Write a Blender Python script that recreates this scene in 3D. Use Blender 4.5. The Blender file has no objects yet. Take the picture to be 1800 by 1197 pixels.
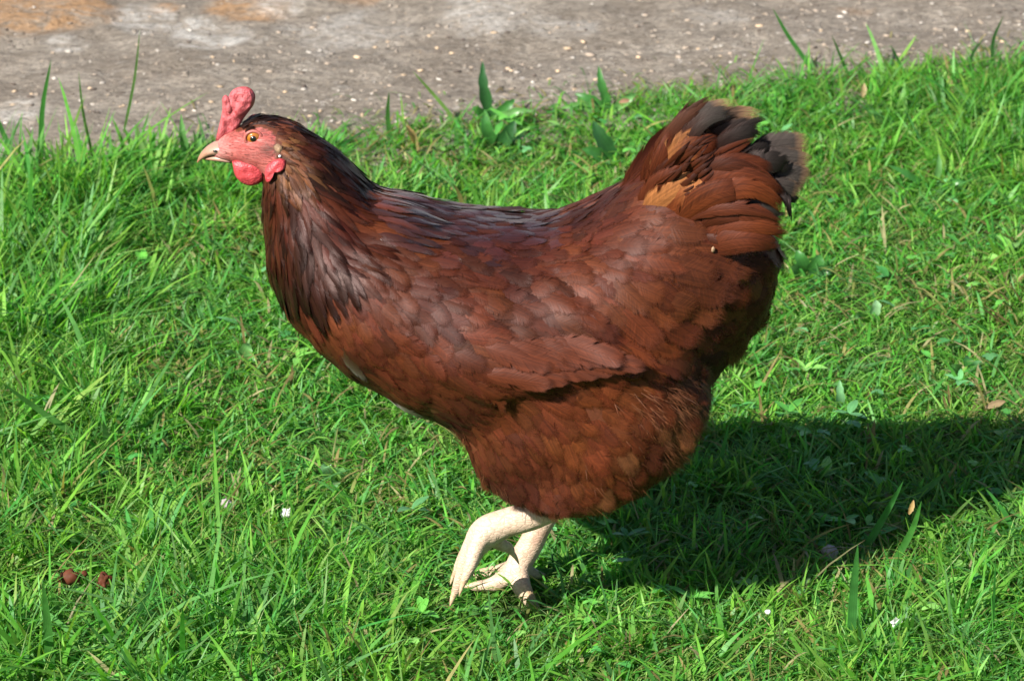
import bpy, bmesh, math, random
import numpy as np
from mathutils import Vector, Matrix
from mathutils.bvhtree import BVHTree

random.seed(7)
rng = np.random.default_rng(11)
scene = bpy.context.scene
COL = scene.collection

# ------------------------------------------------------------------ camera
PITCH = math.radians(24.0)
FPX = 6240.0                              # focal length in pixels of the 1800 px wide photo
DEP = PITCH + math.atan(473.5 / FPX)
CAM = np.array([0.0, -2.6 * math.cos(DEP), 2.6 * math.sin(DEP)])
cam_d = bpy.data.cameras.new('camera')
cam_d.sensor_width = 36.0
cam_d.sensor_fit = 'HORIZONTAL'
cam_d.lens = FPX / 1800.0 * 36.0
cam_d.clip_end = 500.0
cam_d.dof.use_dof = True
cam_d.dof.focus_distance = 2.50
cam_d.dof.aperture_fstop = 20.0
cam = bpy.data.objects.new('camera', cam_d)
cam.location = CAM
cam.rotation_euler = (math.pi / 2 - PITCH, 0, 0)
COL.objects.link(cam)
scene.camera = cam

# ------------------------------------------------------------------ light
SUN_EL = math.radians(40.5)
SH = np.array([0.71, 0.70])               # ground direction in which shadows fall
SH = SH / np.linalg.norm(SH)
to_sun = Vector((-SH[0] * math.cos(SUN_EL), -SH[1] * math.cos(SUN_EL), math.sin(SUN_EL)))
world = bpy.data.worlds.new('World')
scene.world = world
world.use_nodes = True
wn = world.node_tree
wn.nodes.clear()
sky = wn.nodes.new('ShaderNodeTexSky')
sky.sky_type = 'NISHITA'
sky.sun_disc = False
sky.sun_elevation = SUN_EL
sky.sun_rotation = math.atan2(to_sun.x, to_sun.y)
bg = wn.nodes.new('ShaderNodeBackground')
bg.inputs['Strength'].default_value = 0.050
wo = wn.nodes.new('ShaderNodeOutputWorld')
wn.links.new(sky.outputs[0], bg.inputs[0])
wn.links.new(bg.outputs[0], wo.inputs[0])
sun_d = bpy.data.lights.new('sun', 'SUN')
sun_d.energy = 5.0
sun_d.angle = math.radians(0.55)
sun_d.color = (1.0, 0.95, 0.86)
sun = bpy.data.objects.new('sun', sun_d)
sun.rotation_euler = to_sun.to_track_quat('Z', 'Y').to_euler()
sun.location = (-3, -3, 5)
COL.objects.link(sun)
scene.view_settings.view_transform = 'Standard'
scene.view_settings.look = 'None'
scene.view_settings.exposure = 1.33
scene.view_settings.gamma = 1.0
scene.view_settings.use_curve_mapping = False
try:
    scene.cycles.transparent_max_bounces = 24
    scene.cycles.max_bounces = 8
except Exception:
    pass

# ------------------------------------------------------------------ pixel <-> place
def ray(px, py):
    xr = (px - 900.0) / FPX
    yr = -(py - 598.5) / FPX
    return np.array([xr, math.cos(PITCH) + yr * math.sin(PITCH), -math.sin(PITCH) + yr * math.cos(PITCH)])
def at(px, py, Y=0.0):
    d = ray(px, py)
    return CAM + d * ((Y - CAM[1]) / d[1])
def ground(px, py, z=0.0):
    d = ray(px, py)
    return CAM + d * ((z - CAM[2]) / d[2])
def pix(p):
    q = np.asarray(p, float) - CAM
    f = q[..., 1] * math.cos(PITCH) - q[..., 2] * math.sin(PITCH)
    u = q[..., 1] * math.sin(PITCH) + q[..., 2] * math.cos(PITCH)
    return 900 + FPX * q[..., 0] / f, 598.5 - FPX * u / f

# ------------------------------------------------------------------ helpers
def link(name, me, mat=None, parent=None, smooth=True):
    if mat is not None and len(me.materials) == 0:
        me.materials.append(mat)
    o = bpy.data.objects.new(name, me)
    COL.objects.link(o)
    if smooth:
        me.shade_smooth()
    if parent is not None:
        o.parent = parent
        o.matrix_parent_inverse = Matrix.Translation(-Vector(parent.location)) if parent.type == 'EMPTY' else Matrix.Identity(4)
    return o
def tag(o, label=None, cat=None, group=None, kind=None):
    if label: o['label'] = label
    if cat: o['category'] = cat
    if group: o['group'] = group
    if kind: o['kind'] = kind
    return o
def empty(name, loc):
    o = bpy.data.objects.new(name, None)
    o.location = loc
    o.empty_display_size = 0.02
    COL.objects.link(o)
    return o
def mesh_np(name, verts, quads=None, tris=None, col=None, uv=None):
    """mesh from numpy arrays; col and uv are per vertex"""
    me = bpy.data.meshes.new(name)
    verts = np.asarray(verts, np.float32).reshape(-1, 3)
    loops, starts, n = [], [], 0
    if quads is not None and len(quads):
        q = np.asarray(quads, np.int32)
        loops.append(q.ravel()); starts.append(np.arange(len(q)) * 4); n = q.size
    if tris is not None and len(tris):
        t = np.asarray(tris, np.int32)
        loops.append(t.ravel()); starts.append(n + np.arange(len(t)) * 3)
    loops = np.concatenate(loops); starts = np.concatenate(starts)
    me.vertices.add(len(verts)); me.vertices.foreach_set('co', verts.ravel())
    me.loops.add(len(loops)); me.loops.foreach_set('vertex_index', loops.astype(np.int32))
    me.polygons.add(len(starts)); me.polygons.foreach_set('loop_start', starts.astype(np.int32))
    me.update(calc_edges=True)
    me.validate()
    if col is not None:
        a = me.color_attributes.new('Col', 'FLOAT_COLOR', 'POINT')
        c = np.ones((len(verts), 4), np.float32)
        cc = np.asarray(col, np.float32)
        c[:, :cc.shape[1]] = cc
        a.data.foreach_set('color', c.ravel())
    if uv is not None:
        u = me.uv_layers.new(name='UVMap')
        li = np.empty(len(me.loops), np.int32)
        me.loops.foreach_get('vertex_index', li)
        u.data.foreach_set('uv', np.asarray(uv, np.float32)[li].ravel())
    return me
class Bag:
    """collects pieces for one mesh"""
    def __init__(s): s.v, s.q, s.t, s.c, s.u, s.n = [], [], [], [], [], 0
    def add(s, v, q=None, t=None, c=None, u=None):
        v = np.asarray(v, float).reshape(-1, 3)
        s.v.append(v)
        if q is not None and len(q): s.q.append(np.asarray(q) + s.n)
        if t is not None and len(t): s.t.append(np.asarray(t) + s.n)
        s.c.append(c if c is not None else np.ones((len(v), 4)))
        s.u.append(u if u is not None else np.zeros((len(v), 2)))
        s.n += len(v)
    def mesh(s, name):
        return mesh_np(name, np.concatenate(s.v), np.concatenate(s.q) if s.q else None,
                       np.concatenate(s.t) if s.t else None, np.concatenate(s.c), np.concatenate(s.u))
def smoothstep(a, b, x):
    t = np.clip((x - a) / (b - a), 0, 1)
    return t * t * (3 - 2 * t)
_perm = rng.random((256, 256))
def vnoise(x, y, s=1.0):
    x = np.asarray(x) * s; y = np.asarray(y) * s
    xi = np.floor(x).astype(int); yi = np.floor(y).astype(int)
    fx = x - xi; fy = y - yi
    fx = fx * fx * (3 - 2 * fx); fy = fy * fy * (3 - 2 * fy)
    g = lambda a, b: _perm[a % 256, b % 256]
    return (g(xi, yi) * (1 - fx) + g(xi + 1, yi) * fx) * (1 - fy) + (g(xi, yi + 1) * (1 - fx) + g(xi + 1, yi + 1) * fx) * fy
def fbm(x, y, s=1.0, o=4):
    r, a, t = 0, 0.5, 0
    for k in range(o):
        r = r + a * vnoise(np.asarray(x) + 17.3 * k, np.asarray(y) - 9.1 * k, s * 2 ** k); t += a; a *= 0.5
    return r / t

# ------------------------------------------------------------------ materials
class NT:
    def __init__(s, name):
        s.m = bpy.data.materials.new(name); s.m.use_nodes = True
        s.t = s.m.node_tree; s.t.nodes.clear()
        s.out = s.t.nodes.new('ShaderNodeOutputMaterial')
    def n(s, typ, **kw):
        nd = s.t.nodes.new(typ)
        ins = kw.pop('ins', {})
        for k, v in kw.items(): setattr(nd, k, v)
        for k, v in ins.items():
            if isinstance(v, bpy.types.NodeSocket): s.t.links.new(v, nd.inputs[k])
            else: nd.inputs[k].default_value = v
        return nd
    def math(s, op, a, b=0.0, c=None, clamp=False):
        ins = {0: a, 1: b}
        if c is not None: ins[2] = c
        return s.n('ShaderNodeMath', operation=op, use_clamp=clamp, ins=ins).outputs[0]
    def rng(s, v, a, b, c, d, kind='SMOOTHSTEP'):
        return s.n('ShaderNodeMapRange', interpolation_type=kind, ins={0: v, 1: a, 2: b, 3: c, 4: d}).outputs[0]
    def mix(s, f, a, b, blend='MIX'):
        nd = s.n('ShaderNodeMix', data_type='RGBA', blend_type=blend)
        for k, v in ((0, f), (6, a), (7, b)):
            if isinstance(v, bpy.types.NodeSocket): s.t.links.new(v, nd.inputs[k])
            else: nd.inputs[k].default_value = v if k == 0 else (*v[:3], 1.0)
        return nd.outputs[2]
    def noise(s, vec, scale, detail=4, rough=0.55, dist=0.0):
        ins = {'Scale': scale, 'Detail': detail, 'Roughness': rough, 'Distortion': dist}
        if vec is not None: ins['Vector'] = vec
        return s.n('ShaderNodeTexNoise', ins=ins)
    def done(s, sh):
        s.t.links.new(sh, s.out.inputs['Surface']); return s.m

def feather_material(name, soft, rough, spec, tint=(1.0, 0.76, 0.74, 1.0), sheen=0.0):
    k = NT(name)
    at_ = k.n('ShaderNodeAttribute', attribute_name='Col')
    uv = k.n('ShaderNodeUVMap', uv_map='UVMap')
    sp = k.n('ShaderNodeSeparateXYZ', ins={0: uv.outputs[0]})
    v = k.math('MULTIPLY', k.math('ABSOLUTE', k.math('SUBTRACT', sp.outputs[0], 0.5)), 2.0)   # 0 at the shaft, 1 at the edge
    u = sp.outputs[1]
    barb = k.math('SUBTRACT', u, k.math('MULTIPLY', v, 0.22))
    side = k.math('SIGN', k.math('SUBTRACT', sp.outputs[0], 0.5))
    vec = k.n('ShaderNodeCombineXYZ', ins={0: k.math('MULTIPLY', barb, 34.0), 1: k.math('MULTIPLY', v, 0.9),
                                           2: k.math('ADD', k.math('MULTIPLY', at_.outputs['Alpha'], 61.0), side)}).outputs[0]
    nz = k.noise(vec, 1.0, 3, 0.65).outputs[0]
    # edge that frays into barbs
    e1 = k.math('ADD', v, k.math('MULTIPLY', k.math('SUBTRACT', nz, 0.5), soft * 1.6))
    vec3 = k.n('ShaderNodeCombineXYZ', ins={0: k.math('MULTIPLY', barb, 7.0), 1: 0.0, 2: k.math('ADD', k.math('MULTIPLY', at_.outputs['Alpha'], 83.0), k.math('MULTIPLY', side, 3.0))}).outputs[0]
    nl = k.noise(vec3, 1.0, 1, 0.5).outputs[0]
    e1 = k.math('ADD', e1, k.math('MULTIPLY', k.rng(nl, 0.56, 0.70, 0.0, 1.0), 0.34))
    a1 = k.rng(e1, 1.0 - soft * 0.9, 1.0 - soft * 0.15, 1.0, 0.0)
    vec2 = k.n('ShaderNodeCombineXYZ', ins={0: k.math('MULTIPLY', sp.outputs[0], 26.0), 1: k.math('MULTIPLY', u, 1.0),
                                            2: k.math('MULTIPLY', at_.outputs['Alpha'], 37.0)}).outputs[0]
    nz2 = k.noise(vec2, 1.0, 2, 0.6).outputs[0]
    e2 = k.math('ADD', u, k.math('MULTIPLY', k.math('SUBTRACT', nz2, 0.5), soft * 0.7))
    a2 = k.rng(e2, 1.0 - soft * 0.55, 1.0 - soft * 0.1, 1.0, 0.0)
    alpha = k.math('MULTIPLY', a1, a2)
    # colour grain along the barbs
    g = k.math('MULTIPLY', k.rng(nz, 0.3, 0.72, 0.7, 1.28, 'LINEAR'), k.rng(nz2, 0.3, 0.7, 0.62, 1.36, 'LINEAR'))
    gv = k.n('ShaderNodeCombineXYZ', ins={0: g, 1: g, 2: g}).outputs[0]
    c = k.mix(1.0, at_.outputs['Color'], gv, 'MULTIPLY')
    shaft = k.rng(v, 0.0, 0.06, 0.22, 0.0, 'LINEAR')
    c = k.mix(shaft, c, k.mix(1.0, at_.outputs['Color'], (1.9, 1.9, 1.9), 'MULTIPLY'))
    bump = k.n('ShaderNodeBump', ins={'Strength': 0.35, 'Distance': 0.0006, 'Height': nz})
    p = k.n('ShaderNodeBsdfPrincipled', ins={'Base Color': c, 'Roughness': rough, 'Specular IOR Level': spec, 'Normal': bump.outputs[0],
                                             'Specular Tint': tint, 'Sheen Weight': sheen, 'Sheen Roughness': 0.35, 'Sheen Tint': (1.0, 0.94, 0.96, 1.0), 'Alpha': alpha})
    return k.done(p.outputs[0])
M = {}
M['feather'] = feather_material('feather', 0.50, 0.52, 0.22)
M['fluff'] = feather_material('fluff', 0.62, 0.6, 0.2)
M['gloss'] = feather_material('gloss', 0.46, 0.30, 0.85, (1.0, 0.88, 0.88, 1.0), 0.09)
M['hackle'] = feather_material('hackle', 0.48, 0.40, 0.16)
M['quill'] = feather_material('quill', 0.32, 0.50, 0.2)

def skin_material(name, col, col2, scale, rough=0.5, sss=0.25, bump=0.4, dist=0.001):
    k = NT(name)
    tc = k.n('ShaderNodeTexCoord').outputs['Object']
    n1 = k.noise(tc, scale, 5, 0.6).outputs[0]
    vo = k.n('ShaderNodeTexVoronoi', ins={'Vector': tc, 'Scale': scale * 3.5}).outputs[0]
    c = k.mix(k.rng(n1, 0.35, 0.68, 0, 1), col, col2)
    h = k.math('ADD', k.math('MULTIPLY', n1, 1.0), k.math('MULTIPLY', vo, 0.5))
    b = k.n('ShaderNodeBump', ins={'Strength': bump, 'Distance': dist, 'Height': h})
    p = k.n('ShaderNodeBsdfPrincipled', ins={'Base Color': c, 'Roughness': rough, 'Subsurface Weight': sss,
                                             'Subsurface Scale': 0.002, 'Subsurface Radius': (1.0, 0.3, 0.2), 'Normal': b.outputs[0]})
    return k.done(p.outputs[0])
M['comb'] = skin_material('comb_skin', (0.44, 0.100, 0.112), (0.30, 0.038, 0.046), 330, 0.45, 0.2, 0.8, 0.0012)
M['wattle'] = skin_material('wattle_skin', (0.43, 0.050, 0.060), (0.31, 0.026, 0.032), 220, 0.5, 0.25, 0.6, 0.001)
M['lobe'] = skin_material('lobe_skin', (0.24, 0.15, 0.085), (0.10, 0.052, 0.03), 300, 0.7, 0.0)
M['lid'] = skin_material('lid_skin', (0.34, 0.10, 0.08), (0.27, 0.06, 0.055), 400, 0.5)
M['claw'] = skin_material('claw_horn', (0.50, 0.36, 0.24), (0.34, 0.22, 0.14), 200, 0.4, 0.0)

def body_material():
    """skin under the plumage, face and legs: colour stored per vertex, relief from noise"""
    k = NT('hen_skin')
    at_ = k.n('ShaderNodeAttribute', attribute_name='Col')
    tc = k.n('ShaderNodeTexCoord').outputs['Object']
    n1 = k.noise(tc, 330, 5, 0.65).outputs[0]
    mp = k.n('ShaderNodeMapping', ins={0: tc, 3: (1.0, 1.0, 2.4)}).outputs[0]
    vo = k.n('ShaderNodeTexVoronoi', feature='DISTANCE_TO_EDGE', ins={'Vector': mp, 'Scale': 210}).outputs[0]
    sc = k.rng(vo, 0.0, 0.16, 0.0, 1.0)
    al = at_.outputs['Alpha']
    isleg_ = k.rng(al, 0.75, 0.95, 0, 1)
    isface = k.math('SUBTRACT', 1.0, k.math('MULTIPLY', k.math('ABSOLUTE', k.math('SUBTRACT', al, 0.5)), 2.0), clamp=True)
    mw = k.n('ShaderNodeMapping', ins={0: tc, 2: (0, math.radians(-24), 0), 3: (0.35, 0.6, 2.6)}).outputs[0]
    wr = k.noise(mw, 260, 5, 0.7, 0.8).outputs[0]
    wrk = k.math('MULTIPLY', k.rng(wr, 0.36, 0.56, 1.0, 0.0), isface)
    g = k.rng(n1, 0.3, 0.7, 0.72, 1.2, 'LINEAR')
    gv = k.n('ShaderNodeCombineXYZ', ins={0: g, 1: g, 2: g}).outputs[0]
    c = k.mix(1.0, at_.outputs['Color'], gv, 'MULTIPLY')
    c = k.mix(k.math('MULTIPLY', k.math('SUBTRACT', 1.0, sc), k.math('MULTIPLY', isleg_, 0.27)), c, (0.27, 0.155, 0.095))
    c = k.mix(k.math('MULTIPLY', wrk, 0.55), c, (0.30, 0.045, 0.04))
    h = k.math('ADD', k.math('MULTIPLY', n1, 0.8), k.math('SUBTRACT', k.math('MULTIPLY', k.math('MULTIPLY', sc, isleg_), 0.5), k.math('MULTIPLY', wrk, 0.9)))
    b = k.n('ShaderNodeBump', ins={'Strength': 0.5, 'Distance': 0.0009, 'Height': h})
    p = k.n('ShaderNodeBsdfPrincipled', ins={'Base Color': c, 'Roughness': 0.5, 'Normal': b.outputs[0], 'Specular IOR Level': 0.4})
    return k.done(p.outputs[0])
M['body'] = body_material()

def plain(name, col, rough=0.4, spec=0.5, coat=0.0):
    k = NT(name)
    tc = k.n('ShaderNodeTexCoord').outputs['Object']
    n1 = k.noise(tc, 180, 4).outputs[0]
    g = k.rng(n1, 0.3, 0.7, 0.75, 1.2, 'LINEAR')
    gv = k.n('ShaderNodeCombineXYZ', ins={0: g, 1: g, 2: g}).outputs[0]
    c = k.mix(1.0, col, gv, 'MULTIPLY')
    b = k.n('ShaderNodeBump', ins={'Strength': 0.25, 'Distance': 0.0006, 'Height': n1})
    p = k.n('ShaderNodeBsdfPrincipled', ins={'Base Color': c, 'Roughness': rough, 'Specular IOR Level': spec, 'Coat Weight': coat,
                                             'Normal': b.outputs[0]})
    return k.done(p.outputs[0])
M['pupil'] = plain('pupil', (0.004, 0.003, 0.003), 0.1, 0.6, 1.0)
M['white_chip'] = plain('white_chip', (0.52, 0.52, 0.51), 0.5)
M['dropping'] = plain('dropping', (0.075, 0.021, 0.009), 0.7, 0.2)
M['stonechip'] = plain('stone_chip', (0.30, 0.26, 0.27), 0.8)

def iris_material():
    k = NT('iris')
    at_ = k.n('ShaderNodeAttribute', attribute_name='Col')
    p = k.n('ShaderNodeBsdfPrincipled', ins={'Base Color': at_.outputs['Color'], 'Roughness': 0.08, 'Coat Weight': 1.0, 'Coat Roughness': 0.02})
    return k.done(p.outputs[0])
M['iris'] = iris_material()

def beak_material():
    k = NT('beak_horn')
    at_ = k.n('ShaderNodeAttribute', attribute_name='Col')
    tc = k.n('ShaderNodeTexCoord').outputs['Object']
    n1 = k.noise(tc, 240, 4).outputs[0]
    g = k.rng(n1, 0.3, 0.7, 0.85, 1.1, 'LINEAR')
    gv = k.n('ShaderNodeCombineXYZ', ins={0: g, 1: g, 2: g}).outputs[0]
    c = k.mix(1.0, at_.outputs['Color'], gv, 'MULTIPLY')
    p = k.n('ShaderNodeBsdfPrincipled', ins={'Base Color': c, 'Roughness': 0.32, 'Subsurface Weight': 0.1, 'Subsurface Scale': 0.002})
    return k.done(p.outputs[0])
M['beak'] = beak_material()

def leaf_material(name, rough=0.45, trans=0.54, spec=0.3):
    k = NT(name)
    at_ = k.n('ShaderNodeAttribute', attribute_name='Col')
    tc = k.n('ShaderNodeTexCoord').outputs['Object']
    n1 = k.noise(tc, 120, 3).outputs[0]
    uv = k.n('ShaderNodeUVMap', uv_map='UVMap')
    sp = k.n('ShaderNodeSeparateXYZ', ins={0: uv.outputs[0]})
    w = k.n('ShaderNodeMath', operation='SINE', ins={0: k.math('MULTIPLY', sp.outputs[0], 28.0)}).outputs[0]
    g = k.math('ADD', k.rng(n1, 0.3, 0.7, 0.78, 1.22, 'LINEAR'), k.math('MULTIPLY', w, 0.07))
    gv = k.n('ShaderNodeCombineXYZ', ins={0: g, 1: g, 2: g}).outputs[0]
    c = k.mix(1.0, at_.outputs['Color'], gv, 'MULTIPLY')
    p = k.n('ShaderNodeBsdfPrincipled', ins={'Base Color': c, 'Roughness': rough, 'Specular IOR Level': spec})
    tcol = k.mix(1.0, c, (1.25, 1.35, 0.6), 'MULTIPLY')
    tr = k.n('ShaderNodeBsdfTranslucent', ins={0: tcol})
    mx = k.n('ShaderNodeMixShader', ins={0: trans, 1: p.outputs[0], 2: tr.outputs[0]})
    return k.done(mx.outputs[0])
M['grass'] = leaf_material('grass_blade')
M['leaf'] = leaf_material('weed_leaf', 0.38, 0.25, 0.5)
M['straw'] = leaf_material('dry_straw', 0.6, 0.2, 0.3)

def soil_material():
    k = NT('soil')
    tc = k.n('ShaderNodeTexCoord').outputs['Object']
    n1 = k.noise(tc, 9, 6, 0.65).outputs[0]
    n2 = k.noise(tc, 140, 5, 0.7).outputs[0]
    c = k.mix(k.rng(n2, 0.35, 0.65, 0, 1), (0.035, 0.026, 0.016), (0.085, 0.062, 0.036))
    c = k.mix(k.rng(n1, 0.30, 0.55, 0.15, 0.85), c, (0.045, 0.105, 0.018))
    b = k.n('ShaderNodeBump', ins={'Strength': 0.8, 'Distance': 0.006, 'Height': n2})
    p = k.n('ShaderNodeBsdfPrincipled', ins={'Base Color': c, 'Roughness': 0.95, 'Normal': b.outputs[0], 'Specular IOR Level': 0.15})
    return k.done(p.outputs[0])
M['soil'] = soil_material()

def pavement_material():
    k = NT('weathered_concrete')
    tc = k.n('ShaderNodeTexCoord').outputs['Object']
    at_ = k.n('ShaderNodeAttribute', attribute_name='Col')     # r = rusty patch, g = pale lichen patch
    sep = k.n('ShaderNodeSeparateColor', ins={0: at_.outputs['Color']})
    n1 = k.noise(tc, 7, 6, 0.62).outputs[0]
    ms = k.n('ShaderNodeMapping', ins={0: tc, 3: (0.6, 1.0, 1.0)}).outputs[0]
    n2 = k.noise(ms, 42, 7, 0.74, 0.6).outputs[0]
    n3 = k.noise(ms, 190, 5, 0.75).outputs[0]
    base = k.mix(k.rng(n1, 0.35, 0.65, 0, 1), (0.225, 0.190, 0.155), (0.31, 0.272, 0.230))
    base = k.mix(k.rng(n2, 0.36, 0.62, 0, 0.8), base, (0.150, 0.123, 0.098))
    base = k.mix(k.rng(n2, 0.55, 0.72, 0, 0.75), base, (0.38, 0.35, 0.315))
    fine = k.rng(n3, 0.3, 0.7, 0.50, 1.48, 'LINEAR')
    fv = k.n('ShaderNodeCombineXYZ', ins={0: fine, 1: fine, 2: fine}).outputs[0]
    rust = k.math('MULTIPLY', sep.outputs[0], k.rng(n2, 0.38, 0.56, 0.1, 0.9))
    base = k.mix(rust, base, (0.35, 0.205, 0.105))
    pale = k.math('MULTIPLY', sep.outputs[1], k.rng(n2, 0.42, 0.56, 0.05, 0.95))
    base = k.mix(pale, base, (0.46, 0.435, 0.405))
    c = k.mix(1.0, base, fv, 'MULTIPLY')
    mf = k.n('ShaderNodeMapping', ins={0: tc, 3: (0.55, 1.0, 1.0)}).outputs[0]
    mf = k.n('ShaderNodeVectorMath', operation='ADD', ins={0: mf, 1: k.n('ShaderNodeVectorMath', operation='SCALE', ins={0: k.noise(tc, 150, 3).outputs[1], 'Scale': 0.008}).outputs[0]}).outputs[0]
    vo = k.n('ShaderNodeTexVoronoi', ins={'Vector': mf, 'Scale': 190, 'Randomness': 1.0})
    pick = k.n('ShaderNodeSeparateColor', ins={0: vo.outputs['Color']})
    fleck = k.math('MULTIPLY', k.rng(vo.outputs[0], 0.22, 0.34, 1, 0), k.math('MULTIPLY', k.rng(pick.outputs[0], 0.80, 0.84, 0, 1), sep.outputs[2]))
    c = k.mix(fleck, c, (0.52, 0.48, 0.44))
    dark = k.math('MULTIPLY', k.rng(vo.outputs[0], 0.18, 0.3, 1, 0), k.rng(pick.outputs[1], 0.86, 0.9, 0, 1))
    c = k.mix(dark, c, (0.07, 0.055, 0.045))
    h = k.math('ADD', k.math('MULTIPLY', n2, 1.2), k.math('MULTIPLY', n3, 0.7))
    b = k.n('ShaderNodeBump', ins={'Strength': 1.0, 'Distance': 0.009, 'Height': h})
    p = k.n('ShaderNodeBsdfPrincipled', ins={'Base Color': c, 'Roughness': 0.9, 'Normal': b.outputs[0], 'Specular IOR Level': 0.2})
    return k.done(p.outputs[0])
M['pavement'] = pavement_material()

# ------------------------------------------------------------------ ground
def lawn_height(x, y):
    return 0.010 * (fbm(x + 5, y + 5, 5.0, 3) - 0.5)
def axis(lo, hi, fine, ins_lo, ins_hi):
    a = np.arange(ins_lo, ins_hi, fine)
    b = ins_hi + np.cumsum(fine * 1.35 ** np.arange(1, 40)); b = b[b < hi]
    c = ins_lo - np.cumsum(fine * 1.35 ** np.arange(1, 40)); c = c[c > lo]
    return np.concatenate([[lo], c[::-1], a, b, [hi]])
gx, gy = axis(-60, 60, 0.02, -1.2, 1.2), axis(-60, 60, 0.02, -1.0, 1.6)
GX, GY = np.meshgrid(gx, gy)
far = smoothstep(1.0, 3.0, np.hypot(GX, GY))
GZ = lawn_height(GX, GY) * (1 - far) - 0.004 - 0.10 * smoothstep(1.6, 2.2, GY) 
def grid_faces(nx, ny):
    i = np.arange(nx * ny).reshape(ny, nx)
    return np.stack([i[:-1, :-1], i[:-1, 1:], i[1:, 1:], i[1:, :-1]], -1).reshape(-1, 4)
me = mesh_np('lawn_ground', np.stack([GX, GY, GZ], -1), grid_faces(len(gx), len(gy)))
tag(link('lawn_ground', me, M['soil']), kind='structure')

# edge between lawn and paving, as a function of x
edge_px = [(-300, 358), (0, 332), (200, 308), (420, 280), (650, 252), (900, 218), (1200, 186), (1500, 152), (1800, 128), (2100, 115)]
edge_pts = np.array([ground(*p) for p in edge_px])
def edge_y(x):
    x = np.asarray(x, float)
    s0 = (edge_pts[1, 1] - edge_pts[0, 1]) / (edge_pts[1, 0] - edge_pts[0, 0])
    s1 = (edge_pts[-1, 1] - edge_pts[-2, 1]) / (edge_pts[-1, 0] - edge_pts[-2, 0])
    y = np.interp(x, edge_pts[:, 0], edge_pts[:, 1])
    y = np.where(x < edge_pts[0, 0], edge_pts[0, 1] + (x - edge_pts[0, 0]) * s0, y)
    y = np.where(x > edge_pts[-1, 0], edge_pts[-1, 1] + (x - edge_pts[-1, 0]) * s1, y)
    return y
def edge_wob(x): return edge_y(x) + 0.05 * (fbm(np.asarray(x) + 3, np.asarray(x) * 0 + 2, 9.0, 3) - 0.5)

# ------------------------------------------------------------------ paving
px_ = axis(-40, 40, 0.0085, -1.0, 1.0)
pt = np.concatenate([np.arange(-0.10, 0.75, 0.0085), 0.75 + np.cumsum(0.0085 * 1.3 ** np.arange(1, 28))])
PX, PT = np.meshgrid(px_, pt)
PY = edge_y(np.clip(PX, -3, 3)) + PT
ridge = fbm(PX + 2, PY * 1.0, 14, 5)
PZ = 0.004 + 0.016 * (fbm(PX, PY, 6, 4) - 0.5) + 0.011 * (ridge - 0.5) + 0.006 * (fbm(PX * 0.7 + 4, PY, 45, 2) - 0.5)
# the shelf of bare rock at upper left stands a little proud
sx, sy = pix(np.stack([PX, PY, PX * 0], -1))
def blob(cx, cy, rx, ry, n=0.5, s=12):
    d = np.hypot((sx - cx) / rx, (sy - cy) / ry) + n * (fbm(PX + cx, PY * 1.0, s, 4) - 0.5) * 2
    return smoothstep(1.05, 0.75, d)
shelf = np.maximum(blob(60, 35, 130, 42, 0.35), blob(-90, 20, 160, 70, 0.3))
PZ = PZ + 0.010 * shelf
rust = np.maximum.reduce([blob(60, 45, 140, 38, 0.45), blob(440, 22, 80, 26, 0.5), blob(285, 25, 40, 14, 0.6), blob(-120, 10, 150, 70, 0.4), blob(620, 5, 60, 12, 0.6) * 0.5, blob(1500, 25, 60, 10, 0.7) * 0.35])
pale = np.maximum.reduce([blob(370, 62, 75, 34, 0.5), blob(620, 60, 100, 34, 0.9, 20) * 0.5, blob(845, 38, 70, 34, 0.9, 20) * 0.6, blob(240, 45, 60, 28, 0.6) * 0.8,
                          blob(120, 90, 40, 12, 0.5) * 0.8, blob(40, 205, 60, 22, 0.5) * 0.6, blob(985, 62, 60, 16, 0.9, 20) * 0.5, blob(1250, 42, 60, 16, 0.9, 20) * 0.4, blob(500, 20, 60, 18, 0.6) * 0.8])
PZ = np.where(PT < -0.05, PZ - 0.02 * smoothstep(-0.05, -0.10, PT), PZ)
pc = np.stack([rust, pale, smoothstep(0.38, 0.05, PT) * (0.45 + 0.9 * fbm(PX + 9, PY, 10, 3)).clip(0, 1)], -1).reshape(-1, 3)
me = mesh_np('pavement', np.stack([PX, PY, PZ], -1), grid_faces(len(px_), len(pt)), col=pc)
pave = tag(link('pavement', me, M['pavement']), kind='structure')
_ico = bmesh.new(); bmesh.ops.create_icosphere(_ico, subdivisions=1, radius=1.0)
ICO_V = np.array([v.co[:] for v in _ico.verts]); ICO_T = np.array([[v.index for v in f.verts] for f in _ico.faces]); _ico.free()
pv_bvh = BVHTree.FromPolygons([tuple(v) for v in np.stack([PX, PY, PZ], -1).reshape(-1, 3)], grid_faces(len(px_), len(pt)).tolist())
def down(bvh, x, y, default=0.0):
    h = bvh.ray_cast(Vector((x, y, 1.0)), Vector((0, 0, -1)))
    return h[0].z if h[0] is not None else default

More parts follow.
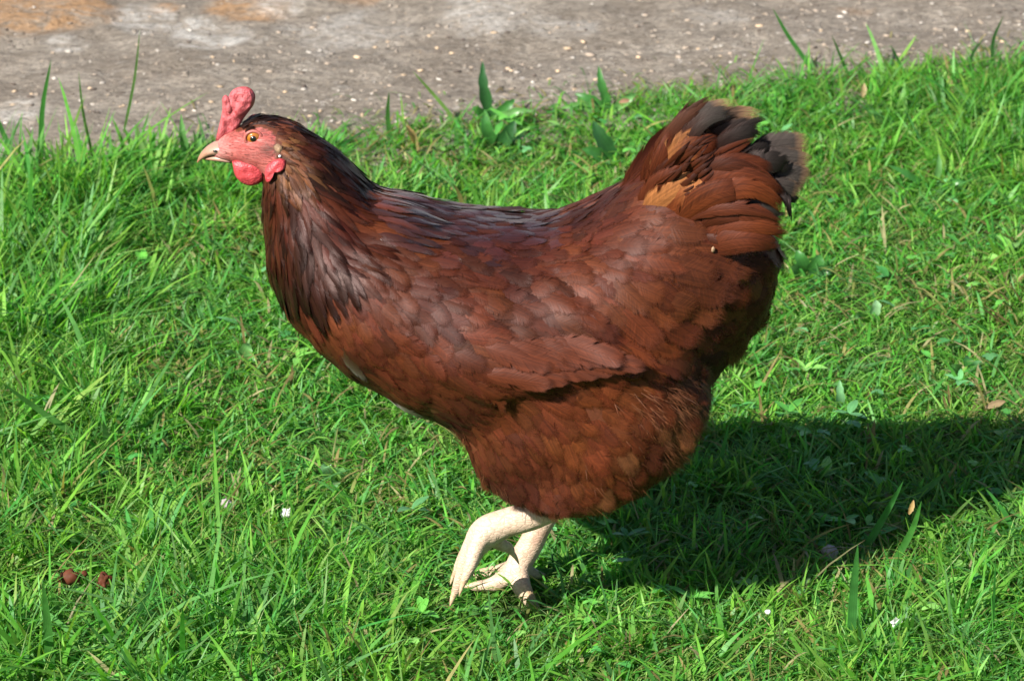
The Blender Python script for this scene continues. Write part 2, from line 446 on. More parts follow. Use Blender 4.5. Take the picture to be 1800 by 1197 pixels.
bag = Bag()
for i in range(5200):
    x = rng.uniform(-0.85, 0.85)
    t = abs(rng.normal(0, 0.26)) - 0.02 if rng.random() < 0.75 else rng.uniform(0, 0.7)
    y = float(edge_wob(x)) + t
    s = 0.0006 + 0.0020 * rng.random() ** 4
    if rng.random() < 0.012: s *= 2.0
    z = down(pv_bvh, x, y)
    r = rng.random()
    c = (0.44, 0.40, 0.36) if r < 0.15 else (0.24, 0.20, 0.165) if r < 0.5 else (0.30, 0.24, 0.19) if r < 0.75 else (0.08, 0.06, 0.05) if r < 0.9 else (0.45, 0.33, 0.22)
    c = np.array([*c, 1.0]) * np.array([*([rng.uniform(0.8, 1.15)] * 3), 1])
    v = ICO_V * (1 + 0.25 * (rng.random((len(ICO_V), 1)) - 0.5)) * np.array([rng.uniform(1.0, 2.4), rng.uniform(0.8, 1.3), rng.uniform(0.3, 0.6)]) * s
    a = rng.normal(0, 0.7); ca, sa = math.cos(a), math.sin(a)
    v = v @ np.array([[ca, sa, 0], [-sa, ca, 0], [0, 0, 1]])
    bag.add(v + np.array([x, y, z + s * 0.25]), t=ICO_T, c=np.tile(c, (len(v), 1)))
def attr_mat(name, rough):
    k = NT(name)
    at_ = k.n('ShaderNodeAttribute', attribute_name='Col')
    p = k.n('ShaderNodeBsdfPrincipled', ins={'Base Color': at_.outputs['Color'], 'Roughness': rough, 'Specular IOR Level': 0.3})
    return k.done(p.outputs[0])
M['grit'] = attr_mat('grit', 0.8)
tag(link('grit', bag.mesh('grit'), M['grit'], smooth=False), 'small pale and dark stone grit scattered over the paving behind the lawn', 'grit', kind='stuff')

# ------------------------------------------------------------------ hen: body surface
TANP = math.tan(PITCH)
def loft(rings, cap=True):
    """closed tube from rings (n,k,3)"""
    rings = np.asarray(rings); n, k, _ = rings.shape
    v = rings.reshape(-1, 3)
    i = np.arange(n * k).reshape(n, k)
    q = np.stack([i[:-1], np.roll(i[:-1], -1, 1), np.roll(i[1:], -1, 1), i[1:]], -1).reshape(-1, 4)
    v = np.concatenate([v, rings[0].mean(0)[None], rings[-1].mean(0)[None]])
    a, b = n * k, n * k + 1
    t = [[i[0, (j + 1) % k], i[0, j], a] for j in range(k)] + [[i[-1, j], i[-1, (j + 1) % k], b] for j in range(k)]
    return v, q, np.array(t)
def catmull(a, m):
    a = np.asarray(a, float); p = np.concatenate([[2 * a[0] - a[1]], a, [2 * a[-1] - a[-2]]])
    out = []
    for i in range(1, len(p) - 2):
        for t in np.arange(m) / m:
            out.append(0.5 * (2 * p[i] + (p[i + 1] - p[i - 1]) * t + (2 * p[i - 1] - 5 * p[i] + 4 * p[i + 1] - p[i + 2]) * t * t + (3 * p[i] - p[i - 1] - 3 * p[i + 1] + p[i + 2]) * t ** 3))
    out.append(a[-1]); return np.array(out)
TH = np.linspace(0, 2 * np.pi, 48, endpoint=False)
def section_loft(rows, yc=0.0, inset=0.003, m=4):
    """rows: (top px, top py, bottom px, bottom py, half width in metres)"""
    rows = catmull(rows, m); rings = []
    for (ax, ay, bx, by, w) in rows:
        eg = 0.38 * float(smoothstep(1080, 1200, ax)) if yc == 0 else 0.0
        A, B = at(ax, ay, yc), at(bx, by, yc)
        c, d = (A + B) / 2, (A - B) / 2
        h = np.linalg.norm(d); d = d / h
        h2 = max(h * h - (w * TANP * d[2]) ** 2, (0.55 * h) ** 2) ** 0.5 - min(inset, 0.2 * h)
        rings.append(c + np.outer(np.cos(TH) * h2, d) + np.outer(np.sin(TH) * w * (1 - eg * np.maximum(0, -np.cos(TH))), [0, 1, 0]))
    return loft(rings)
TORSO = [(372, 258, 378, 282, .006), (388, 232, 396, 288, .0115), (408, 218, 416, 296, .0155), (432, 206, 438, 306, .0185), (462, 194, 462, 320, .021),
         (512, 204, 463, 352, .024), (553, 228, 461, 392, .030), (592, 257, 463, 440, .039), (632, 294, 473, 490, .050),
         (668, 326, 495, 545, .062), (738, 342, 545, 603, .077), (810, 360, 618, 662, .088), (890, 370, 715, 722, .095),
         (968, 368, 830, 770, .098), (1038, 345, 930, 790, .095), (1092, 312, 1060, 785, .088), (1130, 285, 1200, 715, .075),
         (1168, 275, 1316, 606, .060), (1205, 285, 1356, 520, .046), (1245, 300, 1364, 445, .030), (1275, 325, 1345, 400, .016)]
bm_bag = Bag()
v, q, t = section_loft(TORSO); bm_bag.add(v, q, t)
THIGH = [(870, 560, 1150, 540, .036), (838, 630, 1215, 610, .047), (812, 690, 1248, 680, .047), (802, 750, 1245, 740, .046), (815, 800, 1215, 792, .041), (852, 845, 1150, 838, .037),
         (895, 872, 1095, 874, .024), (940, 884, 1030, 884, .010)]
v, q, t = section_loft(THIGH, yc=-0.050)
for s in (-1, 1):
    bm_bag.add(v * np.array([1, -s, 1]), q, t)

def tube(path, radii, k=16, m=5, flat=1.0):
    P = catmull(path, m); R = catmull(np.array(radii)[:, None], m)[:, 0]
    T = np.gradient(P, axis=0); T /= np.linalg.norm(T, axis=1)[:, None]
    rings = []
    for p, r, tt in zip(P, R, T):
        a = np.cross(tt, [0, 1, 0]); a /= max(np.linalg.norm(a), 1e-6)
        b = np.cross(a, tt)
        th = np.linspace(0, 2 * np.pi, k, endpoint=False)
        rings.append(p + np.outer(np.cos(th) * r, a) + np.outer(np.sin(th) * r * flat, b))
    return loft(rings)
MM = 0.001
legs = []
# near leg: shank swung forward, toes hanging
def P(px, py, Y): return at(px, py, Y)
legs.append(([P(1010, 800, -.030), P(985, 870, -.036), P(940, 903, -.040), P(892, 918, -.042), P(856, 934, -.044), P(838, 955, -.045)], [16, 13, 11.0, 10.6, 11.6, 10.0]))
legs.append(([P(850, 938, -.044), P(832, 965, -.046), P(818, 1000, -.047), P(799, 1044, -.048)], [9.5, 8.8, 6.8, 3.2]))           # middle toe
legs.append(([P(848, 940, -.050), P(836, 966, -.056), P(826, 996, -.062), P(815, 1024, -.064)], [7.5, 5.8, 4.8, 2.6]))            # toe nearer the camera
legs.append(([P(848, 940, -.038), P(826, 962, -.030), P(812, 985, -.026), P(800, 1008, -.024)], [7.5, 5.6, 4.6, 2.6]))            # toe on the far side
legs.append(([P(858, 940, -.042), P(878, 955, -.034), P(893, 962, -.028), P(902, 974, -.026)], [7.0, 5.2, 4.2, 2.4]))             # hind toe
# far leg: standing
F = .032
legs.append(([P(1000, 800, .030), P(975, 880, F), P(950, 922, F), P(932, 958, F), P(914, 988, F), P(905, 1012, F)], [15, 9.6, 9.0, 9.4, 9.6, 8.4]))
legs.append(([P(912, 990, F), P(892, 1012, F - .006), P(862, 1028, F - .008), P(826, 1030, F - .008)], [8.5, 7.0, 5.6, 3.4]))      # middle toe
legs.append(([P(910, 992, F), P(890, 1000, F + .012), P(852, 1008, F + .022), P(815, 1010, F + .03)], [7.5, 5.6, 4.8, 2.8]))       # outer toe
legs.append(([P(910, 998, F - .004), P(915, 1026, F - .014), P(928, 1050, F - .022), P(945, 1072, F - .028)], [8.2, 7.6, 5.8, 3.2]))  # inner toe, towards the camera
legs.append(([P(914, 996, F), P(934, 1006, F + .006), P(955, 1012, F + .012)], [6.5, 4.6, 2.6]))                                # hind toe
def remesh(bag, voxel, smooth_it=6, fac=0.5):
    me0 = bag.mesh('tmp')
    bm = bmesh.new(); bm.from_mesh(me0); bmesh.ops.recalc_face_normals(bm, faces=bm.faces); bm.to_mesh(me0); bm.free()
    o = bpy.data.objects.new('tmp', me0); COL.objects.link(o)
    md = o.modifiers.new('r', 'REMESH'); md.mode = 'VOXEL'; md.voxel_size = voxel
    sm = o.modifiers.new('s', 'SMOOTH'); sm.factor = fac; sm.iterations = smooth_it
    dg = bpy.context.evaluated_depsgraph_get()
    me = bpy.data.meshes.new_from_object(o.evaluated_get(dg), depsgraph=dg)
    bpy.data.objects.remove(o); bpy.data.meshes.remove(me0)
    return me
def np_verts(me):
    a = np.empty(len(me.vertices) * 3, np.float32); me.vertices.foreach_get('co', a); return a.reshape(-1, 3).astype(float)
def bvh_of(me):
    return BVHTree.FromPolygons([v.co[:] for v in me.vertices], [p.vertices[:] for p in me.polygons])
base_me = remesh(bm_bag, 0.0025, 4)
def soften(me, weight, it):
    o = bpy.data.objects.new('tmp', me); COL.objects.link(o)
    g = o.vertex_groups.new(name='g')
    for i_, w_ in enumerate(weight):
        if w_ > 0.01: g.add([i_], float(w_), 'REPLACE')
    sm = o.modifiers.new('s', 'SMOOTH'); sm.factor = 0.5; sm.iterations = it; sm.vertex_group = 'g'
    dg = bpy.context.evaluated_depsgraph_get()
    m2 = bpy.data.meshes.new_from_object(o.evaluated_get(dg), depsgraph=dg)
    bpy.data.objects.remove(o); return m2
bv = np_verts(base_me); bv2 = bv.copy(); bv2[:, 1] = -np.abs(bv2[:, 1])
bx_, by_ = pix(bv2)
wgt = smoothstep(620, 760, bx_) * smoothstep(1330, 1270, bx_) * smoothstep(560, 620, by_) * smoothstep(835, 780, by_)
base_me = soften(base_me, wgt, 110)
bv = np_verts(base_me)
base_me.calc_loop_triangles()
bt = np.empty(len(base_me.loop_triangles) * 3, np.int32); base_me.loop_triangles.foreach_get('vertices', bt)
bm_bag = Bag(); bm_bag.add(bv, t=bt.reshape(-1, 3))
for path, rad in legs:
    v, q, t = tube(path, np.array(rad) * MM); bm_bag.add(v, q, t)

base_bvh = bvh_of(base_me)
CAMV = Vector(CAM)
def hit(px, py, bvh):
    d = Vector(ray(px, py)).normalized()
    h = bvh.ray_cast(CAMV, d)
    return h[0], h[1]

# folded wing: a raised slab laid on the flank, on both sides
WING = [(655, 440, 640, 540), (700, 415, 700, 612), (770, 402, 780, 676), (850, 402, 850, 708), (905, 425, 900, 702), (960, 480, 965, 684), (1020, 545, 1030, 671),
        (1080, 592, 1085, 663), (1142, 634, 1146, 650)]
WG = catmull(WING, 5)
NJ = 22
wv, wb = [], []
for i, (ax, ay, bx, by) in enumerate(WG):
    si = i / (len(WG) - 1)
    for j in range(NJ):
        s = j / (NJ - 1)
        p, n = hit(ax + (bx - ax) * s, ay + (by - ay) * s, base_bvh)
        if p is None:
            p, n, _, _ = base_bvh.find_nearest(Vector(at(ax + (bx - ax) * s, ay + (by - ay) * s, -0.07)))
        front = smoothstep(0.10, 0.40, si)
        th = (0.002 + 0.0062 * s ** 1.3) * (1 - smoothstep(0.97, 1.0, s)) * front * (0.55 + 0.45 * (1 - si)) + 0.0
        th *= smoothstep(0, 0.12, s) * 0.9 + 0.1
        th = max(th, 0.0050 * smoothstep(0.45, 0.72, si) * (1 - smoothstep(0.9, 1, s)))
        o = np.array(n) * 0.5 + np.array([0, -0.5, 0]); o /= np.linalg.norm(o)
        wv.append(np.array(p) + o * (th - 0.0005)); wb.append(np.array(p) - np.array(n) * 0.010)
nw = len(wv); gi = np.arange(nw).reshape(len(WG), NJ)
def slab_faces(gi, nw):
    top = np.stack([gi[:-1, :-1], gi[1:, :-1], gi[1:, 1:], gi[:-1, 1:]], -1).reshape(-1, 4)
    bot = top[:, ::-1] + nw
    rim = np.concatenate([gi[:, 0], gi[-1, 1:], gi[-2::-1, -1], gi[0, -2:0:-1]])
    r2 = np.roll(rim, -1)
    side = np.stack([rim, r2, r2 + nw, rim + nw], -1)
    return np.concatenate([top, bot, side])
wf = slab_faces(gi, nw)
wvv = np.concatenate([wv, wb])
bm_bag.add(wvv, wf)
bm_bag.add(wvv * np.array([1, -1, 1]), wf[:, ::-1])
body_me = remesh(bm_bag, 0.0018, 5)
V = np_verts(body_me)
bvh = bvh_of(body_me)

# colours of the skin below the feathers, of the face and of the legs
def inside(poly, x, y):
    poly = np.asarray(poly, float); r = np.zeros(np.shape(x), bool)
    for (x0, y0), (x1, y1) in zip(poly, np.roll(poly, -1, 0)):
        c = ((y0 > y) != (y1 > y)) & (x < (x1 - x0) * (y - y0) / (y1 - y0 + 1e-12) + x0)
        r ^= c
    return r
FACE = [(330, 300), (340, 240), (380, 190), (412, 210), (418, 232), (436, 229), (456, 226), (477, 231), (486, 246), (478, 262), (483, 286), (476, 304), (452, 316), (420, 312), (395, 300)]
Vm = V.copy(); Vm[:, 1] = -np.abs(Vm[:, 1])
VX, VY = pix(Vm)
_jx = VX + 9 * (fbm(VX, VY, 0.09, 2) - 0.5); face = inside(FACE, _jx, VY + 9 * (fbm(VX + 50, VY, 0.09, 2) - 0.5)) & (V[:, 0] < -0.1)
leg_p, leg_r = [], []
for path, rad in legs:
    Pm = catmull(path, 8); leg_p.append(Pm[6:] if len(path) > 5 else Pm)
LP = np.concatenate(leg_p)
dist = np.full(len(V), 9.0)
low = V[:, 2] < 0.13
for p in LP: dist[low] = np.minimum(dist[low], np.linalg.norm(V[low] - p, axis=1))
xx, zz = V[:, 0], V[:, 2]
_, PYr = pix(V)
isleg = low & (dist < 0.0135) & (PYr > 876)
C = np.tile(np.array([0.085, 0.022, 0.009, 0.0]), (len(V), 1))
n_ = fbm(V[:, 0] * 1.0, V[:, 2], 160, 4)[:, None]
C[face] = (np.array([0.27, 0.040, 0.037, 0.5]) * (1 - n_) + np.array([0.36, 0.115, 0.098, 0.5]) * n_)[face]
gn = fbm(V[:, 0] + V[:, 1], V[:, 2], 60, 4)
snout = face & (VX < 404)
wq = smoothstep(412, 385, VX)[:, None] * 0.8 * (0.5 + n_)
C[face] = (C * (1 - np.clip(wq, 0, 1)) + np.array([0.36, 0.175, 0.158, 0.5]) * np.clip(wq, 0, 1))[face]
ear = np.exp(-(((VX - 470) / 13) ** 2 + ((VY - 264) / 12) ** 2))[:, None]
C[face] = (C * (1 - 0.95 * ear) + np.array([0.07, 0.03, 0.022, 0.5]) * 0.95 * ear)[face]
C[isleg] = np.concatenate([np.array([0.48, 0.36, 0.27])[None] * np.ones((len(V), 1)), np.ones((len(V), 1))], 1)[isleg]
pk = smoothstep(0.52, 0.68, gn)[:, None]
C[isleg] = (C * (1 - 0.5 * pk) + np.array([0.40, 0.21, 0.155, 1.0]) * 0.5 * pk)[isleg]
yl = (smoothstep(0.5, 0.7, fbm(V[:, 0] + 4, V[:, 2] + V[:, 1], 45, 3)) * 0.55)[:, None]
C[isleg] = (C * (1 - yl) + np.array([0.48, 0.32, 0.15, 1.0]) * yl)[isleg]
dirt = (smoothstep(0.035, 0.0, V[:, 2]) * 0.5 * smoothstep(0.4, 0.65, fbm(V[:, 0], V[:, 1] + V[:, 2], 120, 4)))[:, None]
C[isleg] = (C * (1 - dirt) + np.array([0.17, 0.105, 0.06, 1.0]) * dirt)[isleg]
a = body_me.color_attributes.new('Col', 'FLOAT_COLOR', 'POINT')
a.data.foreach_set('color', C.astype(np.float32).ravel())

hen = empty('hen', (0, 0, 0))
tag(hen, 'chestnut brown hen with red comb and wattles stepping left across the sunlit lawn', 'hen')
body_me.materials.clear()
body = link('body', body_me, M['body'], hen)

# ------------------------------------------------------------------ hen: head parts
def pillow(outline, Y, thick, rings=7, wob=0.0, seed=0, center=None, sub=3, power=0.5, lean=0.0, col=None):
    """puffed plate from a pixel outline, in the plane Y, with its own thickness"""
    out = catmull(np.array(outline + [outline[0]], float), sub)[:-1]
    c = np.array(center if center is not None else out.mean(0))
    k = len(out); v = []
    for side in (-1, 1):
        for r in range(rings + 1):
            f = 1 - r / rings
            for (x, y) in out:
                q = c + (np.array([x, y]) - c) * f
                hgt = thick * (1 - f ** 2.6) ** power
                w = 1 + wob * (vnoise(q[0] * 0.11 + seed, q[1] * 0.11) - 0.5) * 2
                p = at(q[0], q[1], Y)
                v.append(p + np.array([0, side * hgt * w - lean * (c[1] - q[1]) * 0.0004, 0]))
    n1 = k * (rings + 1); q = []
    i = np.arange(n1).reshape(rings + 1, k)
    f1 = np.stack([i[:-1], np.roll(i[:-1], -1, 1), np.roll(i[1:], -1, 1), i[1:]], -1).reshape(-1, 4)
    me = mesh_np('p', np.array(v), np.concatenate([f1, f1[:, ::-1] + n1]))
    bm = bmesh.new(); bm.from_mesh(me)
    bmesh.ops.remove_doubles(bm, verts=bm.verts, dist=0.00002); bmesh.ops.recalc_face_normals(bm, faces=bm.faces)
    bm.to_mesh(me); bm.free()
    return me
COMB = [(378, 250), (384, 225), (389, 205), (391, 188), (391, 172), (397, 166), (402, 169), (406, 161), (414, 154), (424, 151), (434, 151), (443, 156), (449, 166), (448, 178),
        (445, 186), (438, 196), (428, 210), (418, 228), (406, 243), (391, 254)]
comb = link('comb', pillow(COMB, 0.0, 0.0036, wob=0.35, seed=3, center=(414, 198), rings=9, lean=0.12), M['comb'], hen)
fold = [(410, 196), (412, 182), (418, 168), (427, 158), (437, 157), (445, 166), (446, 178), (442, 188), (433, 196), (423, 204), (414, 206)]
link('comb_lobe', pillow(fold, -0.0026, 0.0030, wob=0.3, seed=9), M['comb'], comb)
fold = [(391, 176), (395, 168), (402, 172), (407, 184), (408, 196), (402, 200), (397, 190)]
link('comb_lobe', pillow(fold, -0.0026, 0.0018, wob=0.4, seed=6), M['comb'], comb)
WAT = [(408, 284), (420, 281), (436, 282), (452, 285), (463, 292), (465, 304), (463, 316), (455, 323), (443, 327), (431, 325), (420, 318), (412, 306)]
link('wattle', pillow(WAT, -0.014, 0.0045, wob=0.12, seed=1), M['wattle'], hen)
link('wattle', pillow([(x + 6, y - 6) for x, y in WAT], 0.012, 0.0045, wob=0.35, seed=5), M['wattle'], hen)
LOB = [(470, 290), (482, 282), (494, 279), (502, 283), (503, 292), (497, 299), (486, 301), (480, 307), (476, 318), (470, 322), (466, 314), (466, 300)]
def fit_to_body(me, px, py, lift):
    p, n = hit(px, py, bvh)
    d = np.array(p)[1] - at(px, py, 0)[1]
    return p
p, n = hit(484, 296, bvh)
link('ear_wattle', pillow(LOB, p.y - 0.001, 0.0040, wob=0.4, seed=2), M['wattle'], hen)
p, n = hit(488, 264, bvh)
EAR = [(481, 258), (487, 253), (494, 256), (498, 263), (497, 271), (492, 275), (486, 272), (482, 266)]
link('ear_lobe', pillow(EAR, p.y + 0.0004, 0.0011, wob=0.8, seed=4), M['lobe'], hen)
p, n = hit(492, 274, bvh)
bag = Bag(); bag.add(ICO_V * 0.0012 * np.array([1, .6, 1]) + np.array(p) + np.array([0, -.0012, 0]), t=ICO_T)
link('ear_spot', bag.mesh('ear_spot'), M['white_chip'], hen)

def ellipsoid(c, r, nu=24, nv=16):
    th = np.linspace(0, 2 * np.pi, nu, endpoint=False)
    rings = []
    for ph in np.linspace(0.02, np.pi - 0.02, nv):
        rings.append(np.stack([np.sin(ph) * np.cos(th) * r[0], -np.cos(ph) * r[1] * np.ones(nu), np.sin(ph) * np.sin(th) * r[2]], -1) + c)
    return loft(rings)
for s in (-1, 1):
    p, n = hit(445.5, 243.5, bvh)
    er = 0.0054
    c = np.array(p) + np.array([0, er * 0.60, 0]); c[1] *= -s
    v, q, t = ellipsoid(c, (er, er * 0.95, er))
    d = np.hypot(v[:, 0] - c[0], v[:, 2] - c[2]) / er
    cc = np.zeros((len(v), 4)); cc[:, 3] = 1
    k1 = smoothstep(0.30, 0.85, d)[:, None]
    cc[:, :3] = np.array([0.26, 0.075, 0.010]) * (1 - k1) + np.array([0.33, 0.125, 0.016]) * k1
    cc[d > 0.93, :3] = (0.12, 0.04, 0.02)
    eye = link('eye', mesh_np('eye', v, q, t, cc), M['iris'], hen)
    v, q, t = ellipsoid(c + np.array([0, s * er * 0.80, 0]), (er * 0.42, er * 0.22, er * 0.42))
    link('pupil', mesh_np('pupil', v, q, t), M['pupil'], eye)
    # eyelid ring
    th = np.linspace(0, 2 * np.pi, 32, endpoint=False); ring = []
    for a_ in th:
        tip = np.array([math.cos(a_) * er * 1.06, 0, math.sin(a_) * er * (0.92 if math.sin(a_) > 0 else 0.98)])
        rad = tip / np.linalg.norm(tip)
        tt = np.linspace(0, 2 * np.pi, 10, endpoint=False)
        rr = 0.0011
        ring.append(c + tip + np.array([0, s * er * 0.52, 0]) + np.outer(np.cos(tt) * rr, rad) + np.outer(np.sin(tt) * rr * 1.1, [0, 1, 0]))
    ring = np.array(ring); n_r, k_r = ring.shape[:2]
    gi = np.arange(n_r * k_r).reshape(n_r, k_r)
    q = np.stack([gi, np.roll(gi, -1, 1), np.roll(np.roll(gi, -1, 1), -1, 0), np.roll(gi, -1, 0)], -1).reshape(-1, 4)
    link('eyelid', mesh_np('eyelid', ring.reshape(-1, 3), q), M['lid'], hen)

def beak_part(rows, name):
    rows = catmull(np.array(rows, float), 4); rings, cols = [], []
    for i, (ax, ay, bx, by, w) in enumerate(rows):
        A, B = at(ax, ay, 0), at(bx, by, 0); c, d = (A + B) / 2, (A - B) / 2
        th = np.linspace(0, 2 * np.pi, 20, endpoint=False)
        rings.append(c + np.outer(np.cos(th), d) + np.outer(np.sin(th) * w, [0, 1, 0]))
        f = i / (len(rows) - 1)
        for a_ in th:
            tip = np.array([0.25, 0.125, 0.062]); root = np.array([0.33, 0.205, 0.165])
            cols.append([*(root * (1 - f) + tip * f), 1.0])
    v, q, t = loft(rings)
    cols += [[.6, .42, .35, 1], [.5, .27, .15, 1]]
    me = mesh_np(name, v, q, t, np.array(cols))
    bm = bmesh.new(); bm.from_mesh(me); bmesh.ops.recalc_face_normals(bm, faces=bm.faces); bm.to_mesh(me); bm.free()
    return link(name, me, M['beak'], hen)
beak_part([(398, 246, 406, 270, .0105), (382, 249, 388, 270, .0088), (370, 254, 372, 272, .0068), (359, 262, 361, 277, .0045), (350, 274, 352, 283, .0024), (346, 285, 348, 287, .0007)], 'upper_beak')
beak_part([(404, 268, 408, 284, .0090), (390, 268, 392, 283, .0074), (376, 270, 377, 282, .0052), (364, 274, 365, 281, .0030), (357, 277, 358, 280, .0010)], 'lower_beak')
for s in (-1, 1):
    v, q, t = ellipsoid(at(381, 259, 0) + np.array([0, s * 0.0078, 0]), (0.0022, 0.0012, 0.0008), 12, 8)
    link('nostril', mesh_np('nostril', v, q, t), M['pupil'], hen)
for path, rad in legs:
    if len(path) > 5: continue
    T = path[-1] - path[-2]; T = T / np.linalg.norm(T)
    e = path[-1]; L = 0.009
    pth = [e - T * 0.003, e + T * L * 0.4 + np.array([0, 0, 0.0003]), e + T * L + np.array([0, 0, -0.0016])]
    v, q, t = tube(pth, np.array([rad[-1] * 0.95, rad[-1] * 0.62, 0.4]) * MM, 10, 4)
    link('claw', mesh_np('claw', v, q, t), M['claw'], hen)

# ------------------------------------------------------------------ hen: plumage
K_ = (0.0105, 0.0036, 0.0024)     # near black
D_ = (0.030, 0.0066, 0.0034)      # dark chestnut
N_ = (0.022, 0.0064, 0.0038)     # dark brown
X_ = (0.056, 0.0130, 0.0048)       # chestnut
R_ = (0.076, 0.0175, 0.0050)       # red chestnut
G_ = (0.074, 0.030, 0.0125)      # golden brown
Q_ = (0.112, 0.040, 0.0135)     # light fluff
# px, py, flow dx, dy, length mm, width mm, pointed, lift mm, colour
T_ = [
 (448, 200, 1, .05, 9, 4, .5, .9, K_), (470, 205, 1, .25, 10, 4.5, .5, 1.0, K_), (440, 216, 1, .05, 8, 3.5, .6, .8, K_), (418, 220, 1, .0, 7, 3, .6, .6, K_), (465, 222, 1, .1, 8, 3.5, .6, .8, K_), (490, 232, .95, .4, 11, 4.5, .6, 1.0, D_),
 (496, 250, .95, .35, 10, 4, .6, 1.0, G_), (505, 275, .85, .55, 12, 4.5, .7, 1.0, G_), (496, 312, .45, .9, 12, 4.5, .7, 1.0, G_), (472, 332, .15, 1, 12, 5, .6, 1.0, D_),
 (530, 225, .85, .5, 14, 5, .7, 1.2, K_), (535, 270, .75, .65, 17, 5.5, .85, 1.3, D_), (525, 310, .55, .85, 18, 5.5, .85, 1.3, G_), (580, 255, .8, .6, 20, 6, .85, 1.4, K_),
 (580, 310, .75, .68, 24, 6.5, .9, 1.6, K_), (635, 310, .8, .6, 24, 7, .9, 1.6, K_), (470, 380, .08, 1, 18, 6.5, .75, 1.3, D_), (500, 380, .3, .95, 24, 6.5, .9, 1.6, D_), (545, 370, .5, .86, 26, 7, .9, 1.6, D_),
 (600, 350, .85, .5, 30, 7.5, .9, 1.8, D_), (660, 350, .97, .22, 32, 8, .9, 1.8, X_), (720, 352, 1, .18, 32, 8, .9, 1.8, D_),
 (480, 440, .2, .98, 26, 7, .9, 1.7, D_), (530, 440, .4, .92, 30, 7.5, .95, 1.9, N_), (590, 420, .65, .76, 32, 8, .95, 2.2, D_), (650, 400, .85, .5, 34, 8.5, .95, 2.0, X_), (710, 405, .85, .52, 32, 8.5, .95, 2.4, N_),
 (500, 510, .35, .94, 26, 8, .9, 1.8, K_), (550, 515, .45, .9, 30, 8, .95, 2.6, K_), (620, 470, .6, .8, 30, 8.5, .9, 2.6, N_),
 (490, 545, .45, .9, 20, 11, .3, 1.3, X_), (540, 590, .62, .78, 22, 13, .2, 1.3, X_), (600, 560, .6, .8, 24, 15, .1, 1.5, X_), (620, 650, .75, .66, 24, 14, .15, 1.4, D_), (680, 620, .75, .66, 25, 16, .1, 1.5, X_),
 (700, 700, .82, .57, 24, 14, .15, 1.4, X_), (770, 745, .8, .6, 24, 14, .15, 1.5, D_), (760, 690, .82, .57, 25, 16, .1, 1.5, X_),
 (680, 500, .7, .7, 22, 14, .1, 1.5, X_), (740, 450, .85, .52, 20, 13, .1, 1.5, X_), (760, 540, .75, .66, 22, 14, .05, 1.5, D_), (830, 430, .9, .42, 20, 13, .1, 1.4, D_), (840, 520, .8, .6, 23, 15, .05, 1.5, X_),
 (760, 620, .85, .52, 25, 16, .05, 1.6, X_), (850, 620, .92, .38, 28, 16, .05, 1.6, X_), (900, 500, .78, .62, 25, 16, .05, 1.6, D_), (950, 580, .86, .5, 34, 16, .1, 1.6, X_), (1040, 620, .95, .3, 42, 16, .15, 1.6, X_),
 (900, 660, 1, .0, 45, 16, .2, 1.4, X_), (780, 365, 1, .15, 22, 10, .5, 1.4, D_), (850, 375, 1, .12, 20, 11, .3, 1.2, D_), (930, 382, 1, .1, 20, 11, .3, 1.2, D_), (900, 420, .95, .3, 20, 13, .1, 1.3, D_),
 (1000, 380, .97, .2, 20, 11, .2, 1.2, D_), (1050, 350, .95, -.15, 22, 11, .3, 1.2, D_), (1000, 440, .85, .5, 24, 14, .1, 1.5, X_), (1040, 510, .78, .62, 28, 17, .05, 1.7, X_), (1100, 440, .9, .35, 28, 17, .05, 1.7, X_),
 (1120, 560, .8, .6, 33, 21, .0, 2.8, R_), (1200, 490, .9, .4, 34, 23, .0, 3.4, X_), (1180, 420, .97, .12, 34, 20, .05, 2.0, X_), (1290, 500, .85, .5, 38, 25, .0, 4.2, R_), (1320, 580, .6, .75, 36, 24, .0, 4.2, X_),
 (1220, 590, .75, .65, 36, 23, .0, 3.6, X_), (1100, 320, .88, -.45, 26, 13, .4, 1.5, X_), (1130, 370, .97, -.15, 30, 17, .2, 1.8, X_), (1160, 290, .75, -.65, 32, 13, .5, 2.0, X_), (1260, 400, .98, .0, 36, 20, .1, 2.2, X_), (1330, 440, .9, .3, 38, 24, .1, 4.0, X_),
 (1250, 640, .6, .75, 34, 22, .0, 4.0, D_), (1170, 670, .72, .66, 26, 16, .0, 1.8, X_), (880, 710, .7, .7, 22, 14, .0, 1.4, R_), (1000, 690, .75, .65, 24, 15, .0, 1.5, R_), (1080, 690, .75, .65, 24, 15, .0, 1.6, R_),
 (820, 770, .6, .8, 20, 12, .1, 1.3, X_), (900, 790, .5, .86, 22, 14, .0, 1.5, X_), (1000, 780, .6, .8, 24, 16, .0, 1.7, R_), (1100, 770, .65, .75, 26, 16, .0, 2.0, R_), (1200, 740, .6, .78, 26, 15, .1, 2.2, Q_),
 (900, 860, .35, .93, 20, 12, .1, 1.5, D_), (980, 850, .35, .93, 22, 14, .0, 1.6, X_), (1060, 850, .5, .86, 24, 14, .1, 2.0, R_), (1140, 810, .6, .8, 26, 14, .1, 2.2, R_), (1050, 890, .45, .9, 20, 12, .1, 2.0, Q_),
]
TT = np.array([[a[0], a[1], a[2], a[3], a[4], a[5], a[6], a[7], *a[8]] for a in T_], float)
dn = np.hypot(TT[:, 2], TT[:, 3]); TT[:, 2] /= dn; TT[:, 3] /= dn
def field(x, y):
    d2 = (TT[:, 0] - x) ** 2 + (TT[:, 1] - y) ** 2 + 90.0
    w = d2 ** -1.9
    return (TT[:, 2:] * w[:, None]).sum(0) / w.sum()

